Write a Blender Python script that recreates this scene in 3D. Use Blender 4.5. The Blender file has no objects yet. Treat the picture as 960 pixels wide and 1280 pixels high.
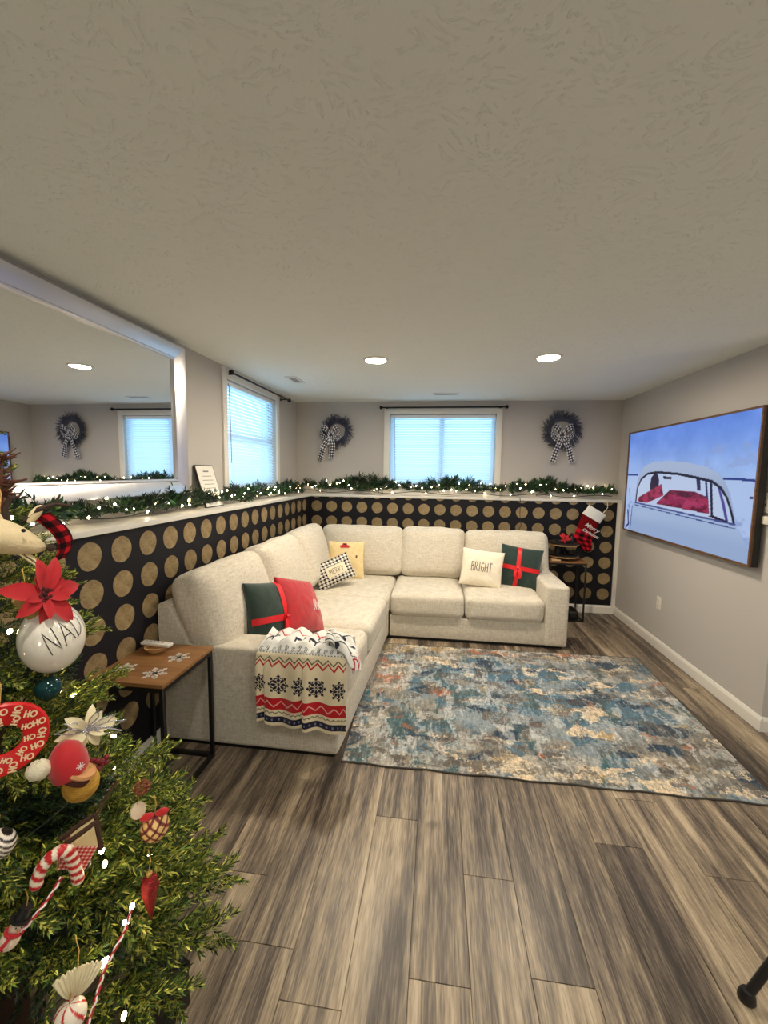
import bpy, bmesh, math, random
import numpy as np
from mathutils import Vector, Matrix, noise as mnoise
random.seed(7)
PI = math.pi
SC = bpy.context.scene
COL = SC.collection

# ------------------------------------------------------------------ camera, world, exposure
def setup_camera():
    yaw, pitch, roll, fpx = 0.1273, 0.0963, 0.0140, 515.4
    f = Vector((-math.sin(yaw) * math.cos(pitch), math.cos(yaw) * math.cos(pitch), -math.sin(pitch)))
    r = Vector((math.cos(yaw), math.sin(yaw), 0)); u = r.cross(f)
    c, s = math.cos(roll), math.sin(roll)
    r2 = c * r + s * u; u2 = -s * r + c * u
    cam = bpy.data.cameras.new('camera'); o = bpy.data.objects.new('camera', cam); COL.objects.link(o)
    o.matrix_world = Matrix(((r2.x, u2.x, -f.x, 0), (r2.y, u2.y, -f.y, 0), (r2.z, u2.z, -f.z, 1.55), (0, 0, 0, 1)))
    cam.sensor_fit = 'HORIZONTAL'; cam.sensor_width = 36; cam.lens = 36 * fpx / 960; cam.clip_start = .02
    SC.camera = o
setup_camera()
SC.view_settings.view_transform = 'Standard'; SC.view_settings.look = 'None'
SC.view_settings.gamma = 1; SC.view_settings.use_curve_mapping = False
SC.view_settings.exposure = 0.0
W = bpy.data.worlds.new('overcast'); SC.world = W; W.use_nodes = True
W.node_tree.nodes['Background'].inputs[0].default_value = (.40, .74, 1.0, 1)
W.node_tree.nodes['Background'].inputs[1].default_value = 3.1
LAMP = 600.0
LAMP_BACK = 210.0
LAMP_COL = (1.0, .86, .66)
GLOBE = 13.5
BULB = 42.0
SCREEN = .80

# room dimensions (metres); the camera stands at x 0, y 0, 1.55 above the floor
XL, XU, XR = -1.522, -1.71, 2.008       # lower left wall, upper left wall, right wall
YB, YU = 4.81, 4.92                     # lower back wall, upper back wall
ZC, ZL = 2.375, 1.279                   # ceiling, ledge top
YEND = 2.675                            # free end of the right wall
YF = -2.6; XF = 3.6                     # far bounds of the room behind the camera

# ------------------------------------------------------------------ helpers
def lin(c):
    c = c / 255.0
    return c / 12.92 if c <= .04045 else ((c + .055) / 1.055) ** 2.4
def rgb(r, g, b): return (lin(r), lin(g), lin(b), 1)
def srgb_arr(a):
    a = np.asarray(a, float) / 255.0
    return np.where(a <= .04045, a / 12.92, ((a + .055) / 1.055) ** 2.4)

def mat(name, col, rough=.6, metal=0, spec=.5, emit=None, es=1, noise=None, bump=None, attr=False, rnd=0, trans=0, coat=0, sheen=0, alpha=None):
    """noise = (scale xyz, amount, dark colour); bump = (scale xyz, strength, distance)"""
    m = bpy.data.materials.new(name); m.use_nodes = True
    nt = m.node_tree; N = nt.nodes; L = nt.links; b = N['Principled BSDF']
    b.inputs['Base Color'].default_value = col
    b.inputs['Roughness'].default_value = rough; b.inputs['Metallic'].default_value = metal
    b.inputs['Specular IOR Level'].default_value = spec
    b.inputs['Coat Weight'].default_value = coat
    b.inputs['Sheen Weight'].default_value = sheen
    src = None
    if attr:
        a = N.new('ShaderNodeVertexColor'); a.layer_name = 'Col'; src = a.outputs['Color']
    tc = None
    def coords(scale):
        nonlocal tc
        if tc is None: tc = N.new('ShaderNodeTexCoord')
        mp = N.new('ShaderNodeMapping'); mp.inputs['Scale'].default_value = scale
        L.new(tc.outputs['Object'], mp.inputs['Vector']); return mp.outputs[0]
    if noise:
        for sc, amt, dark in (noise if isinstance(noise, list) else [noise]):
            t = N.new('ShaderNodeTexNoise'); t.inputs['Scale'].default_value = 1; t.inputs['Detail'].default_value = 4
            L.new(coords(sc), t.inputs['Vector'])
            mr = N.new('ShaderNodeMapRange'); mr.inputs[1].default_value = .35; mr.inputs[2].default_value = .65
            mr.inputs[3].default_value = 0; mr.inputs[4].default_value = amt; L.new(t.outputs['Fac'], mr.inputs[0])
            mx = N.new('ShaderNodeMix'); mx.data_type = 'RGBA'
            L.new(mr.outputs[0], mx.inputs[0])
            if src is None: mx.inputs[6].default_value = col
            else: L.new(src, mx.inputs[6])
            mx.inputs[7].default_value = dark; src = mx.outputs[2]
    if rnd:
        oi = N.new('ShaderNodeObjectInfo'); hs = N.new('ShaderNodeHueSaturation')
        mr = N.new('ShaderNodeMapRange'); mr.inputs[3].default_value = 1 - rnd; mr.inputs[4].default_value = 1 + rnd
        L.new(oi.outputs['Random'], mr.inputs[0]); L.new(mr.outputs[0], hs.inputs['Value'])
        if src is None: hs.inputs['Color'].default_value = col
        else: L.new(src, hs.inputs['Color'])
        src = hs.outputs[0]
    if src is not None: L.new(src, b.inputs['Base Color'])
    if bump:
        t = N.new('ShaderNodeTexNoise'); t.inputs['Scale'].default_value = 1; t.inputs['Detail'].default_value = 5
        L.new(coords(bump[0]), t.inputs['Vector'])
        bp = N.new('ShaderNodeBump'); bp.inputs['Strength'].default_value = bump[1]; bp.inputs['Distance'].default_value = bump[2]
        L.new(t.outputs['Fac'], bp.inputs['Height']); L.new(bp.outputs[0], b.inputs['Normal'])
    if emit is not None:
        b.inputs['Emission Strength'].default_value = es
        if emit == 'attr': L.new(src, b.inputs['Emission Color']); b.inputs['Base Color'].default_value = (0, 0, 0, 1); [L.remove(l) for l in list(b.inputs['Base Color'].links)]
        else: b.inputs['Emission Color'].default_value = emit
    if trans:
        tr = N.new('ShaderNodeBsdfTranslucent'); tr.inputs[0].default_value = col
        ms = N.new('ShaderNodeMixShader'); ms.inputs[0].default_value = trans
        out = N['Material Output']; L.new(b.outputs[0], ms.inputs[1]); L.new(tr.outputs[0], ms.inputs[2]); L.new(ms.outputs[0], out.inputs[0])
    return m

class MB:
    def __init__(s): s.v = []; s.f = []; s.m = []
    def add(s, vs, fs, mi=0):
        n = len(s.v); s.v += [tuple(v) for v in vs]; s.f += [tuple(i + n for i in f) for f in fs]; s.m += [mi] * len(fs); return s
    def box(s, x0, x1, y0, y1, z0, z1, mi=0):
        return s.add([(x0, y0, z0), (x1, y0, z0), (x1, y1, z0), (x0, y1, z0), (x0, y0, z1), (x1, y0, z1), (x1, y1, z1), (x0, y1, z1)],
              [(3, 2, 1, 0), (4, 5, 6, 7), (0, 1, 5, 4), (1, 2, 6, 5), (2, 3, 7, 6), (3, 0, 4, 7)], mi)
    def bm(s, b, M=None, mi=0):
        b.verts.index_update()
        vs = [(M @ v.co if M else v.co) for v in b.verts]; fs = [[v.index for v in f.verts] for f in b.faces]
        b.free(); return s.add(vs, fs, mi)
    def rbox(s, x0, x1, y0, y1, z0, z1, r=.01, seg=2, mi=0, M=None):
        b = bmesh.new(); bmesh.ops.create_cube(b, size=1)
        for v in b.verts: v.co = Vector(((x0 + x1) / 2 + v.co.x * (x1 - x0), (y0 + y1) / 2 + v.co.y * (y1 - y0), (z0 + z1) / 2 + v.co.z * (z1 - z0)))
        bmesh.ops.bevel(b, geom=b.edges[:], offset=r, segments=seg, profile=.6, affect='EDGES')
        return s.bm(b, M, mi)
    def tube(s, pts, rad, seg=8, mi=0, caps=True):
        pts = [Vector(p) for p in pts]; n = len(pts)
        rads = rad if isinstance(rad, (list, tuple)) else [rad] * n
        vs = []; fs = []; ref = None
        for i, p in enumerate(pts):
            t = (pts[min(i + 1, n - 1)] - pts[max(i - 1, 0)]); t = t.normalized() if t.length > 1e-9 else Vector((0, 0, 1))
            if ref is None: ref = Vector((0, 0, 1)) if abs(t.z) < .9 else Vector((1, 0, 0))
            a = t.cross(ref); a = a.normalized() if a.length > 1e-6 else t.orthogonal().normalized()
            b = a.cross(t); ref = b
            for k in range(seg):
                q = 2 * PI * k / seg; vs.append(p + (a * math.cos(q) + b * math.sin(q)) * rads[i])
        for i in range(n - 1):
            for k in range(seg):
                k2 = (k + 1) % seg; fs.append((i * seg + k, i * seg + k2, (i + 1) * seg + k2, (i + 1) * seg + k))
        if caps: fs.append(tuple(range(seg))[::-1]); fs.append(tuple((n - 1) * seg + k for k in range(seg)))
        return s.add(vs, fs, mi)
    def ball(s, c, r, nu=14, nv=9, mi=0, fn=None):
        rx, ry, rz = r if isinstance(r, (tuple, list)) else (r, r, r)
        vs = [(c[0], c[1], c[2] - rz)]; fs = []
        for j in range(1, nv):
            ph = -PI / 2 + PI * j / nv
            for i in range(nu):
                th = 2 * PI * i / nu; vs.append((c[0] + rx * math.cos(ph) * math.cos(th), c[1] + ry * math.cos(ph) * math.sin(th), c[2] + rz * math.sin(ph)))
        vs.append((c[0], c[1], c[2] + rz)); top = len(vs) - 1
        for i in range(nu): i2 = (i + 1) % nu; fs.append((0, 1 + i2, 1 + i)); fs.append((top, top - nu + i, top - nu + i2))
        for j in range(nv - 2):
            for i in range(nu): i2 = (i + 1) % nu; a = 1 + j * nu; fs.append((a + i, a + i2, a + nu + i2, a + nu + i))
        if fn: vs = [fn(Vector(v)) for v in vs]
        return s.add(vs, fs, mi)
    def lathe(s, prof, seg=24, c=(0, 0, 0), mi=0):
        vs = []; fs = []; n = len(prof)
        for r, z in prof:
            for k in range(seg): q = 2 * PI * k / seg; vs.append((c[0] + r * math.cos(q), c[1] + r * math.sin(q), c[2] + z))
        for i in range(n - 1):
            for k in range(seg): k2 = (k + 1) % seg; fs.append((i * seg + k, i * seg + k2, (i + 1) * seg + k2, (i + 1) * seg + k))
        fs.append(tuple(range(seg))[::-1]); fs.append(tuple((n - 1) * seg + k for k in range(seg)))
        return s.add(vs, fs, mi)
    def prism(s, poly, a0, a1, axis='y', mi=0):
        def P(p, a): return {'y': (p[0], a, p[1]), 'x': (a, p[0], p[1]), 'z': (p[0], p[1], a)}[axis]
        n = len(poly); vs = [P(p, a0) for p in poly] + [P(p, a1) for p in poly]
        fs = [tuple(range(n))[::-1], tuple(range(n, 2 * n))] + [(i, (i + 1) % n, n + (i + 1) % n, n + i) for i in range(n)]
        return s.add(vs, fs, mi)
    def strip(s, pts, wv, mi=0):
        """flat ribbon along pts; wv = width vector or list of them"""
        n = len(pts); vs = []
        for i, p in enumerate(pts):
            w = Vector(wv[i] if isinstance(wv, list) else wv) / 2; p = Vector(p); vs += [p - w, p + w]
        return s.add(vs, [(2 * i, 2 * i + 1, 2 * i + 3, 2 * i + 2) for i in range(n - 1)], mi)
    def xf(s, M, start=0):
        s.v[start:] = [tuple(M @ Vector(v)) for v in s.v[start:]]; return s
    def mesh(s, name, mats, smooth=40):
        me = bpy.data.meshes.new(name); me.from_pydata(s.v, [], s.f); me.update()
        b = bmesh.new(); b.from_mesh(me); bmesh.ops.recalc_face_normals(b, faces=b.faces[:]); b.to_mesh(me); b.free()
        for m in (mats if isinstance(mats, (list, tuple)) else [mats]): me.materials.append(m)
        me.polygons.foreach_set('material_index', s.m)
        if smooth:
            me.polygons.foreach_set('use_smooth', [True] * len(s.f)); me.set_sharp_from_angle(angle=math.radians(smooth))
        me.update(); return me
    def build(s, name, mats, parent=None, smooth=40):
        return link(name, s.mesh(name, mats, smooth), parent)

def link(name, me, parent=None, M=None):
    o = bpy.data.objects.new(name, me); COL.objects.link(o)
    if parent is not None: o.parent = parent
    if M is not None: o.matrix_local = M
    return o
def tag(o, label, cat, group=None):
    o['label'] = label; o['category'] = cat
    if group: o['group'] = group
    return o
def thing(name, label, cat, loc=(0, 0, 0), rz=0, group=None):
    o = bpy.data.objects.new(name, None); o.empty_display_size = .1; COL.objects.link(o)
    o.location = loc; o.rotation_euler = (0, 0, rz); return tag(o, label, cat, group)
def struct(o): o['kind'] = 'structure'; return o
def stuff(o): o['kind'] = 'stuff'; return o

def grid_mesh(name, P, C, m, parent=None, closed_u=False, smooth=True):
    """P: (nv,nu,3) points, C: (nv,nu,3) sRGB 0..255 colours or None"""
    nv, nu = P.shape[:2]
    idx = np.arange(nv * nu).reshape(nv, nu)
    q = np.stack([idx[:-1, :-1], idx[:-1, 1:], idx[1:, 1:], idx[1:, :-1]], -1).reshape(-1, 4)
    me = bpy.data.meshes.new(name)
    me.from_pydata(P.reshape(-1, 3).tolist(), [], q.tolist()); me.update()
    if C is not None:
        a = me.color_attributes.new('Col', 'FLOAT_COLOR', 'POINT')
        c = np.ones((nv * nu, 4), np.float32); c[:, :3] = srgb_arr(C.reshape(-1, 3)); a.data.foreach_set('color', c.ravel())
    me.materials.append(m)
    if smooth: me.polygons.foreach_set('use_smooth', [True] * len(me.polygons))
    o = link(name, me, parent); return o

def vnoise(x, y, seed=0):
    x = np.asarray(x, float); y = np.asarray(y, float)
    r = np.random.RandomState(seed).rand(256, 256)
    xi = np.floor(x).astype(int); yi = np.floor(y).astype(int); fx = x - xi; fy = y - yi
    fx = fx * fx * (3 - 2 * fx); fy = fy * fy * (3 - 2 * fy)
    g = lambda a, b: r[a & 255, b & 255]
    return (g(xi, yi) * (1 - fx) + g(xi + 1, yi) * fx) * (1 - fy) + (g(xi, yi + 1) * (1 - fx) + g(xi + 1, yi + 1) * fx) * fy
def fbm(x, y, seed=0, o=4):
    s = 0; a = .5; t = 0
    for k in range(o): s = s + a * vnoise(x * 2 ** k, y * 2 ** k, seed + k); t += a; a *= .55
    return s / t
def sstep(a, b, x): t = np.clip((x - a) / (b - a), 0, 1); return t * t * (3 - 2 * t)
def mixc(A, B, t): return A * (1 - t[..., None]) + np.asarray(B, float) * t[..., None]

# simple one-stroke capitals, box 0..1 x 0..1
LET = {'N': [[(0, 0), (.02, 1), (.55, 0), (.57, 1)]], 'A': [[(0, 0), (.3, 1), (.62, 0)], [(.1, .36), (.52, .36)]],
 'D': [[(0, 0), (0, 1), (.3, .93), (.52, .6), (.45, .22), (.2, .02), (0, 0)]], 'I': [[(.1, 0), (.12, 1)]],
 'B': [[(0, 0), (0, 1), (.3, .95), (.38, .75), (.25, .55), (0, .52)], [(.2, .53), (.45, .4), (.42, .12), (.2, 0), (0, 0)]],
 'R': [[(0, 0), (0, 1), (.32, .95), (.42, .75), (.3, .55), (0, .5)], [(.15, .5), (.5, 0)]],
 'G': [[(.5, .85), (.3, 1), (.08, .8), (0, .45), (.12, .1), (.35, 0), (.52, .2), (.52, .45), (.3, .45)]],
 'H': [[(0, 0), (0, 1)], [(.5, 0), (.5, 1)], [(0, .5), (.5, .5)]], 'T': [[(0, 1), (.6, 1)], [(.3, 1), (.3, 0)]],
 'M': [[(0, 0), (.08, 1), (.35, .3), (.62, 1), (.7, 0)]], 'E': [[(.48, 0), (0, 0), (0, 1), (.48, 1)], [(0, .52), (.4, .52)]],
 'Y': [[(0, 1), (.28, .5)], [(.56, 1), (.2, 0)]], 'O': [[(.3, 1), (.06, .8), (0, .45), (.12, .1), (.32, 0), (.5, .15), (.58, .5), (.5, .85), (.3, 1)]]}
def lettering(text, fn, w, gap=.25, slim=1.0):
    """ribbons laid on the surface fn(x,y)->(point, normal); text runs 0..1 in x, 0..1 in y"""
    mb = MB(); x = 0; segs = []
    for ch in text:
        wd = max(max(p[0] for st in LET[ch] for p in st), .2)
        for st in LET[ch]: segs.append([(x + p[0], p[1]) for p in st])
        x += wd + gap
    tot = x - gap
    for st in segs:
        pts = []
        for a, b in zip(st[:-1], st[1:]):
            for k in range(4): t = k / 4; pts.append((a[0] + (b[0] - a[0]) * t, a[1] + (b[1] - a[1]) * t))
        pts.append(st[-1])
        P3 = [fn(p[0] / tot, p[1]) for p in pts]; ws = []
        for i in range(len(pts)):
            t = Vector(P3[min(i + 1, len(pts) - 1)][0]) - Vector(P3[max(i - 1, 0)][0])
            d = t.cross(Vector(P3[i][1])); d = d.normalized() if d.length > 1e-9 else Vector((1, 0, 0)); ws.append(d * w)
        mb.strip([p[0] for p in P3], ws)
    return mb

# ------------------------------------------------------------------ shared materials
M_wall = mat('greige wall paint', rgb(188, 183, 178), .75, spec=.3, bump=((60, 60, 60), .12, .004))
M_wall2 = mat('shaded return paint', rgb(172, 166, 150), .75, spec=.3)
M_white = mat('white trim paint', rgb(226, 222, 214), .4)
M_navy = mat('midnight wall covering', rgb(18, 18, 27), .6, spec=.3, noise=((3, 3, 3), .5, rgb(12, 12, 17)))
M_dot = mat('brushed antique gold', rgb(158, 136, 98), .45, .3, noise=[((8, 60, 120), .7, rgb(104, 86, 58)), ((25, 25, 25), .5, rgb(186, 164, 124))], rnd=.12)
M_black = mat('matte black metal', rgb(16, 15, 15), .45)
M_blackrod = mat('black rod', rgb(22, 21, 22), .35, .5)
M_cream = mat('cream fabric', rgb(236, 226, 200), .9)
M_red = mat('red cloth', rgb(180, 12, 24), .75, sheen=.3)
M_gold = mat('warm white bulb', rgb(255, 240, 200), .4, emit=(1, .80, .48, 1), es=BULB)
M_wood = mat('brown laminate', rgb(142, 98, 56), .42, noise=[((6, 90, 90), .7, rgb(96, 62, 34)), ((3, 14, 14), .5, rgb(160, 118, 74))])
M_wire = mat('dark green wire', rgb(30, 40, 26), .6)
# ------------------------------------------------------------------ floor
def plank_mat():
    m = bpy.data.materials.new('grey brown plank'); m.use_nodes = True
    nt = m.node_tree; N = nt.nodes; L = nt.links; b = N['Principled BSDF']
    tc = N.new('ShaderNodeTexCoord'); oi = N.new('ShaderNodeObjectInfo')
    add = N.new('ShaderNodeVectorMath'); add.operation = 'ADD'
    mul = N.new('ShaderNodeVectorMath'); mul.operation = 'SCALE'; mul.inputs['Scale'].default_value = 37.0
    comb = N.new('ShaderNodeCombineXYZ')
    for i in range(3): L.new(oi.outputs['Random'], comb.inputs[i])
    L.new(comb.outputs[0], mul.inputs[0]); L.new(tc.outputs['Object'], add.inputs[0]); L.new(mul.outputs[0], add.inputs[1])
    def nz(scale, det=5, dist=0):
        mp = N.new('ShaderNodeMapping'); mp.inputs['Scale'].default_value = scale; L.new(add.outputs[0], mp.inputs[0])
        t = N.new('ShaderNodeTexNoise'); t.inputs['Scale'].default_value = 1; t.inputs['Detail'].default_value = det; t.inputs['Distortion'].default_value = dist
        L.new(mp.outputs[0], t.inputs['Vector']); return t.outputs['Fac']
    broad = nz((8, .55, 1), 4, 1.6); grain = nz((42, .9, 1), 5, .9); fine = nz((210, 12, 1), 5); knot = nz((7, 2.6, 1), 2, 1.0)
    r = N.new('ShaderNodeValToRGB'); e = r.color_ramp.elements
    e[0].position = .33; e[0].color = rgb(54, 46, 40); e[1].position = .70; e[1].color = rgb(192, 174, 148)
    for p, c in ((.42, rgb(90, 79, 69)), (.5, rgb(124, 110, 94)), (.58, rgb(156, 139, 116))): q = e.new(p); q.color = c
    def math_(op, a, bb):
        n = N.new('ShaderNodeMath'); n.operation = op
        for i, v in enumerate((a, bb)):
            if isinstance(v, (int, float)): n.inputs[i].default_value = v
            else: L.new(v, n.inputs[i])
        return n.outputs[0]
    s = math_('ADD', math_('MULTIPLY', broad, .72), math_('MULTIPLY', grain, .28))
    rn = math_('MULTIPLY', math_('SUBTRACT', oi.outputs['Random'], .5), .13)
    s = math_('ADD', s, rn)
    s = math_('ADD', s, math_('MULTIPLY', math_('SUBTRACT', fine, .5), .42))
    L.new(s, r.inputs[0])
    kr = N.new('ShaderNodeMapRange'); kr.inputs[1].default_value = .66; kr.inputs[2].default_value = .74; L.new(knot, kr.inputs[0])
    mx = N.new('ShaderNodeMix'); mx.data_type = 'RGBA'; L.new(math_('MULTIPLY', kr.outputs[0], .6), mx.inputs[0]); L.new(r.outputs[0], mx.inputs[6]); mx.inputs[7].default_value = rgb(58, 50, 42)
    L.new(mx.outputs[2], b.inputs['Base Color'])
    rr = N.new('ShaderNodeMapRange'); rr.inputs[3].default_value = .32; rr.inputs[4].default_value = .5; L.new(grain, rr.inputs[0]); L.new(rr.outputs[0], b.inputs['Roughness'])
    bp = N.new('ShaderNodeBump'); bp.inputs['Strength'].default_value = .25; bp.inputs['Distance'].default_value = .002; L.new(grain, bp.inputs['Height']); L.new(bp.outputs[0], b.inputs['Normal'])
    return m
M_plank = plank_mat()
M_sub = mat('dark seam', rgb(92, 80, 68), .8)
def build_floor():
    fl = struct(MB().box(XL - .05, XF, YF, YB + .02, -.12, -.0035).build('floor', M_sub, smooth=0))
    pw, pl = .1877, 1.22; x0 = -.6105 - 5 * pw; g = .0005; meshes = {}
    rs = random.Random(5); n = 0
    for i in range(-1, 27):
        xa = x0 + i * pw; xb = xa + pw
        if xa > XF - .02 or xb < XL: continue
        y = YF - rs.random() * pl
        while y < YB:
            ya, yb = max(y, YF), min(y + pl, YB + .01); y += pl
            xa2, xb2 = max(xa, XL - .01), min(xb, XF)
            if yb - ya < .02: continue
            if xa2 > 2.3 and ya > YEND + .1: continue
            if xa2 > 2.1 and ya > YEND: continue
            key = (round(xb2 - xa2, 3), round(yb - ya, 3))
            if key not in meshes:
                w, h = (xb2 - xa2) / 2 - g, (yb - ya) / 2 - g
                mb = MB(); mb.add([(-w, -h, -.0035), (w, -h, -.0035), (w, h, -.0035), (-w, h, -.0035), (-w + .001, -h + .001, 0), (w - .001, -h + .001, 0), (w - .001, h - .001, 0), (-w + .001, h - .001, 0)],
                   [(4, 5, 6, 7), (0, 1, 5, 4), (1, 2, 6, 5), (2, 3, 7, 6), (3, 0, 4, 7)])
                meshes[key] = mb.mesh('plank', M_plank, 0)
            o = link('plank', meshes[key], fl); o.location = ((xa2 + xb2) / 2, (ya + yb) / 2, 0); n += 1
build_floor()

# ------------------------------------------------------------------ ceiling with hand-stamped plaster texture
def ceiling_mat():
    m = mat('stamped ceiling plaster', rgb(234, 236, 230), .85, spec=.2)
    nt = m.node_tree; N = nt.nodes; L = nt.links; b = N['Principled BSDF']
    tc = N.new('ShaderNodeTexCoord')
    n0 = N.new('ShaderNodeTexNoise'); n0.inputs['Scale'].default_value = 5; n0.inputs['Detail'].default_value = 2; L.new(tc.outputs['Object'], n0.inputs['Vector'])
    ad = N.new('ShaderNodeVectorMath'); ad.operation = 'MULTIPLY_ADD'; ad.inputs[1].default_value = (.22, .22, 0); L.new(n0.outputs['Color'], ad.inputs[0]); L.new(tc.outputs['Object'], ad.inputs[2])
    mp = N.new('ShaderNodeMapping'); mp.inputs['Scale'].default_value = (44, 70, 1); L.new(ad.outputs[0], mp.inputs[0])
    t = N.new('ShaderNodeTexNoise'); t.inputs['Scale'].default_value = 1; t.inputs['Detail'].default_value = 3; L.new(mp.outputs[0], t.inputs['Vector'])
    mr = N.new('ShaderNodeMapRange'); mr.inputs[1].default_value = .56; mr.inputs[2].default_value = .68; L.new(t.outputs['Fac'], mr.inputs[0])
    t2 = N.new('ShaderNodeTexNoise'); t2.inputs['Scale'].default_value = 90; t2.inputs['Detail'].default_value = 3; L.new(tc.outputs['Object'], t2.inputs['Vector'])
    a2 = N.new('ShaderNodeMath'); a2.operation = 'MULTIPLY_ADD'; a2.inputs[1].default_value = .5; L.new(t2.outputs['Fac'], a2.inputs[0]); L.new(mr.outputs[0], a2.inputs[2])
    bp = N.new('ShaderNodeBump'); bp.inputs['Strength'].default_value = .5; bp.inputs['Distance'].default_value = .006; L.new(a2.outputs[0], bp.inputs['Height']); L.new(bp.outputs[0], b.inputs['Normal'])
    return m
struct(MB().box(XU - .3, XF + .1, YF - .1, YU + .3, ZC, ZC + .1).build('ceiling', ceiling_mat(), smooth=0))

# ------------------------------------------------------------------ walls (upper walls have window openings)
LWY0, LWY1, LWZ0, LWZ1 = 3.20, 4.24, 1.39, 2.285      # left window opening
BWX0, BWX1, BWZ0, BWZ1 = -.575, .652, 1.40, 2.228     # back window opening
def wall_back():
    mb = MB(); y0, y1 = YU, YU + .16; xa, xb = XU - .1, XR + .1
    mb.box(xa, BWX0, y0, y1, ZL - .03, ZC); mb.box(BWX1, xb, y0, y1, ZL - .03, ZC)
    mb.box(BWX0, BWX1, y0, y1, ZL - .03, BWZ0); mb.box(BWX0, BWX1, y0, y1, BWZ1, ZC)
    struct(mb.build('wall_back', M_wall, smooth=0))
    mb = MB(); x0, x1 = XU - .16, XU
    mb.box(x0, x1, YF, LWY0, ZL - .03, ZC); mb.box(x0, x1, LWY1, YU, ZL - .03, ZC)
    mb.box(x0, x1, LWY0, LWY1, ZL - .03, LWZ0); mb.box(x0, x1, LWY0, LWY1, LWZ1, ZC)
    struct(mb.build('wall_left', M_wall, smooth=0))
wall_back()
struct(MB().box(XR, XR + .13, YEND, YU, 0, ZC).build('wall_right', M_wall, smooth=0))
struct(MB().box(XR + .13, XF, YEND + .0, YEND + .13, 0, ZC).build('wall_right_return', M_wall2, smooth=0))
struct(MB().box(XF, XF + .1, YF, YEND + .13, 0, ZC).build('wall_far_right', M_wall, smooth=0))
struct(MB().box(XL - .2, XF + .1, YF - .1, YF, 0, ZC).build('wall_front', M_wall, smooth=0))
lowL = struct(MB().box(XU - .1, XL, YF, YB, 0, ZL - .028).build('wall_left_lower', M_navy, smooth=0))
lowB = struct(MB().box(XU - .1, XR, YB, YU + .1, 0, ZL - .028).build('wall_back_lower', M_navy, smooth=0))

# gold dots, each a thin disc on the wall covering
def disc_mesh(axis, cut=None, r=.0645):
    pts = []; n = 28
    for k in range(n):
        q = 2 * PI * k / n; rr = r * (1 + .010 * math.sin(3 * q + .7) + .006 * math.sin(5 * q)); pts.append((rr * math.cos(q), rr * math.sin(q)))
    if cut is not None: pts = [p for p in pts if p[1] < cut]; pts = sorted(pts, key=lambda p: math.atan2(p[0], -p[1]))
    mb = MB(); h = .0015
    if axis == 'x':
        mb.prism(pts, 0, h, 'x')
    else: mb.prism(pts, -h, 0, 'y')
    return mb.mesh('gold_dot', M_dot, 0)
dx = disc_mesh('x'); dy = disc_mesh('y'); dyc = disc_mesh('y', -.02)
for j, z in enumerate((1.158, .987, .816, .645, .474, .303)):
    for i in range(-2, 17):
        y = 1.621 + i * .1868 - (.0)
        if y > YB - .07: continue
        if j >= 3 and i > 5: continue
        o = link('gold_dot', dx, lowL); o.location = (XL, y, z); o.rotation_euler = (random.uniform(-.3, .3), 0, 0)
for j in range(7):
    for i in range(20):
        x = -1.433 + i * .1838 - .004 * j * 0; z = 1.1365 - (j - 1) * .178 - (x + 1.4) * .0085
        if j >= 3 and i < 13: continue
        if x > XR - .05: continue
        if j == 0: z = 1.300 - (x + 1.4) * .006
        o = link('gold_dot', dyc if j == 0 else dy, lowB); o.location = (x, YB, z)
        if j: o.rotation_euler = (0, random.uniform(-.3, .3), 0)
# ledge caps, trims, baseboards
def ledge(name, x0, x1, y0, y1):
    return struct(MB().rbox(x0, x1, y0, y1, ZL - .028, ZL, .006).build(name, M_white))
ledge('trim_1', XU, XL + .022, YF, YB - .022)
ledge('trim_2', XU, XR, YB - .022, YU)
struct(MB().box(XR - .04, XR, YB - .018, YB, 0, ZL - .028).build('trim_3', M_white, smooth=0))
def baseboard(name, a, b, fixed, axis, sgn):
    prof = [(0, 0), (.015 * sgn, 0), (.015 * sgn, .068), (.011 * sgn, .078), (.006 * sgn, .088), (0, .09)]
    mb = MB()
    if axis == 'y': mb.prism([(fixed + p[0], p[1]) for p in prof], a, b, 'y')
    else: mb.prism([(fixed + p[0], p[1]) for p in prof], a, b, 'x')
    return struct(mb.build(name, M_white, smooth=0))
baseboard('baseboard_right', YEND - .015, YB - .015, XR, 'y', -1)
baseboard('baseboard_back', XL + .015, XR - .015, YB, 'x', -1)
baseboard('baseboard_left', YF, YB, XL, 'y', 1)
baseboard('baseboard_return', XR, XF, YEND, 'x', -1)

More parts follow.
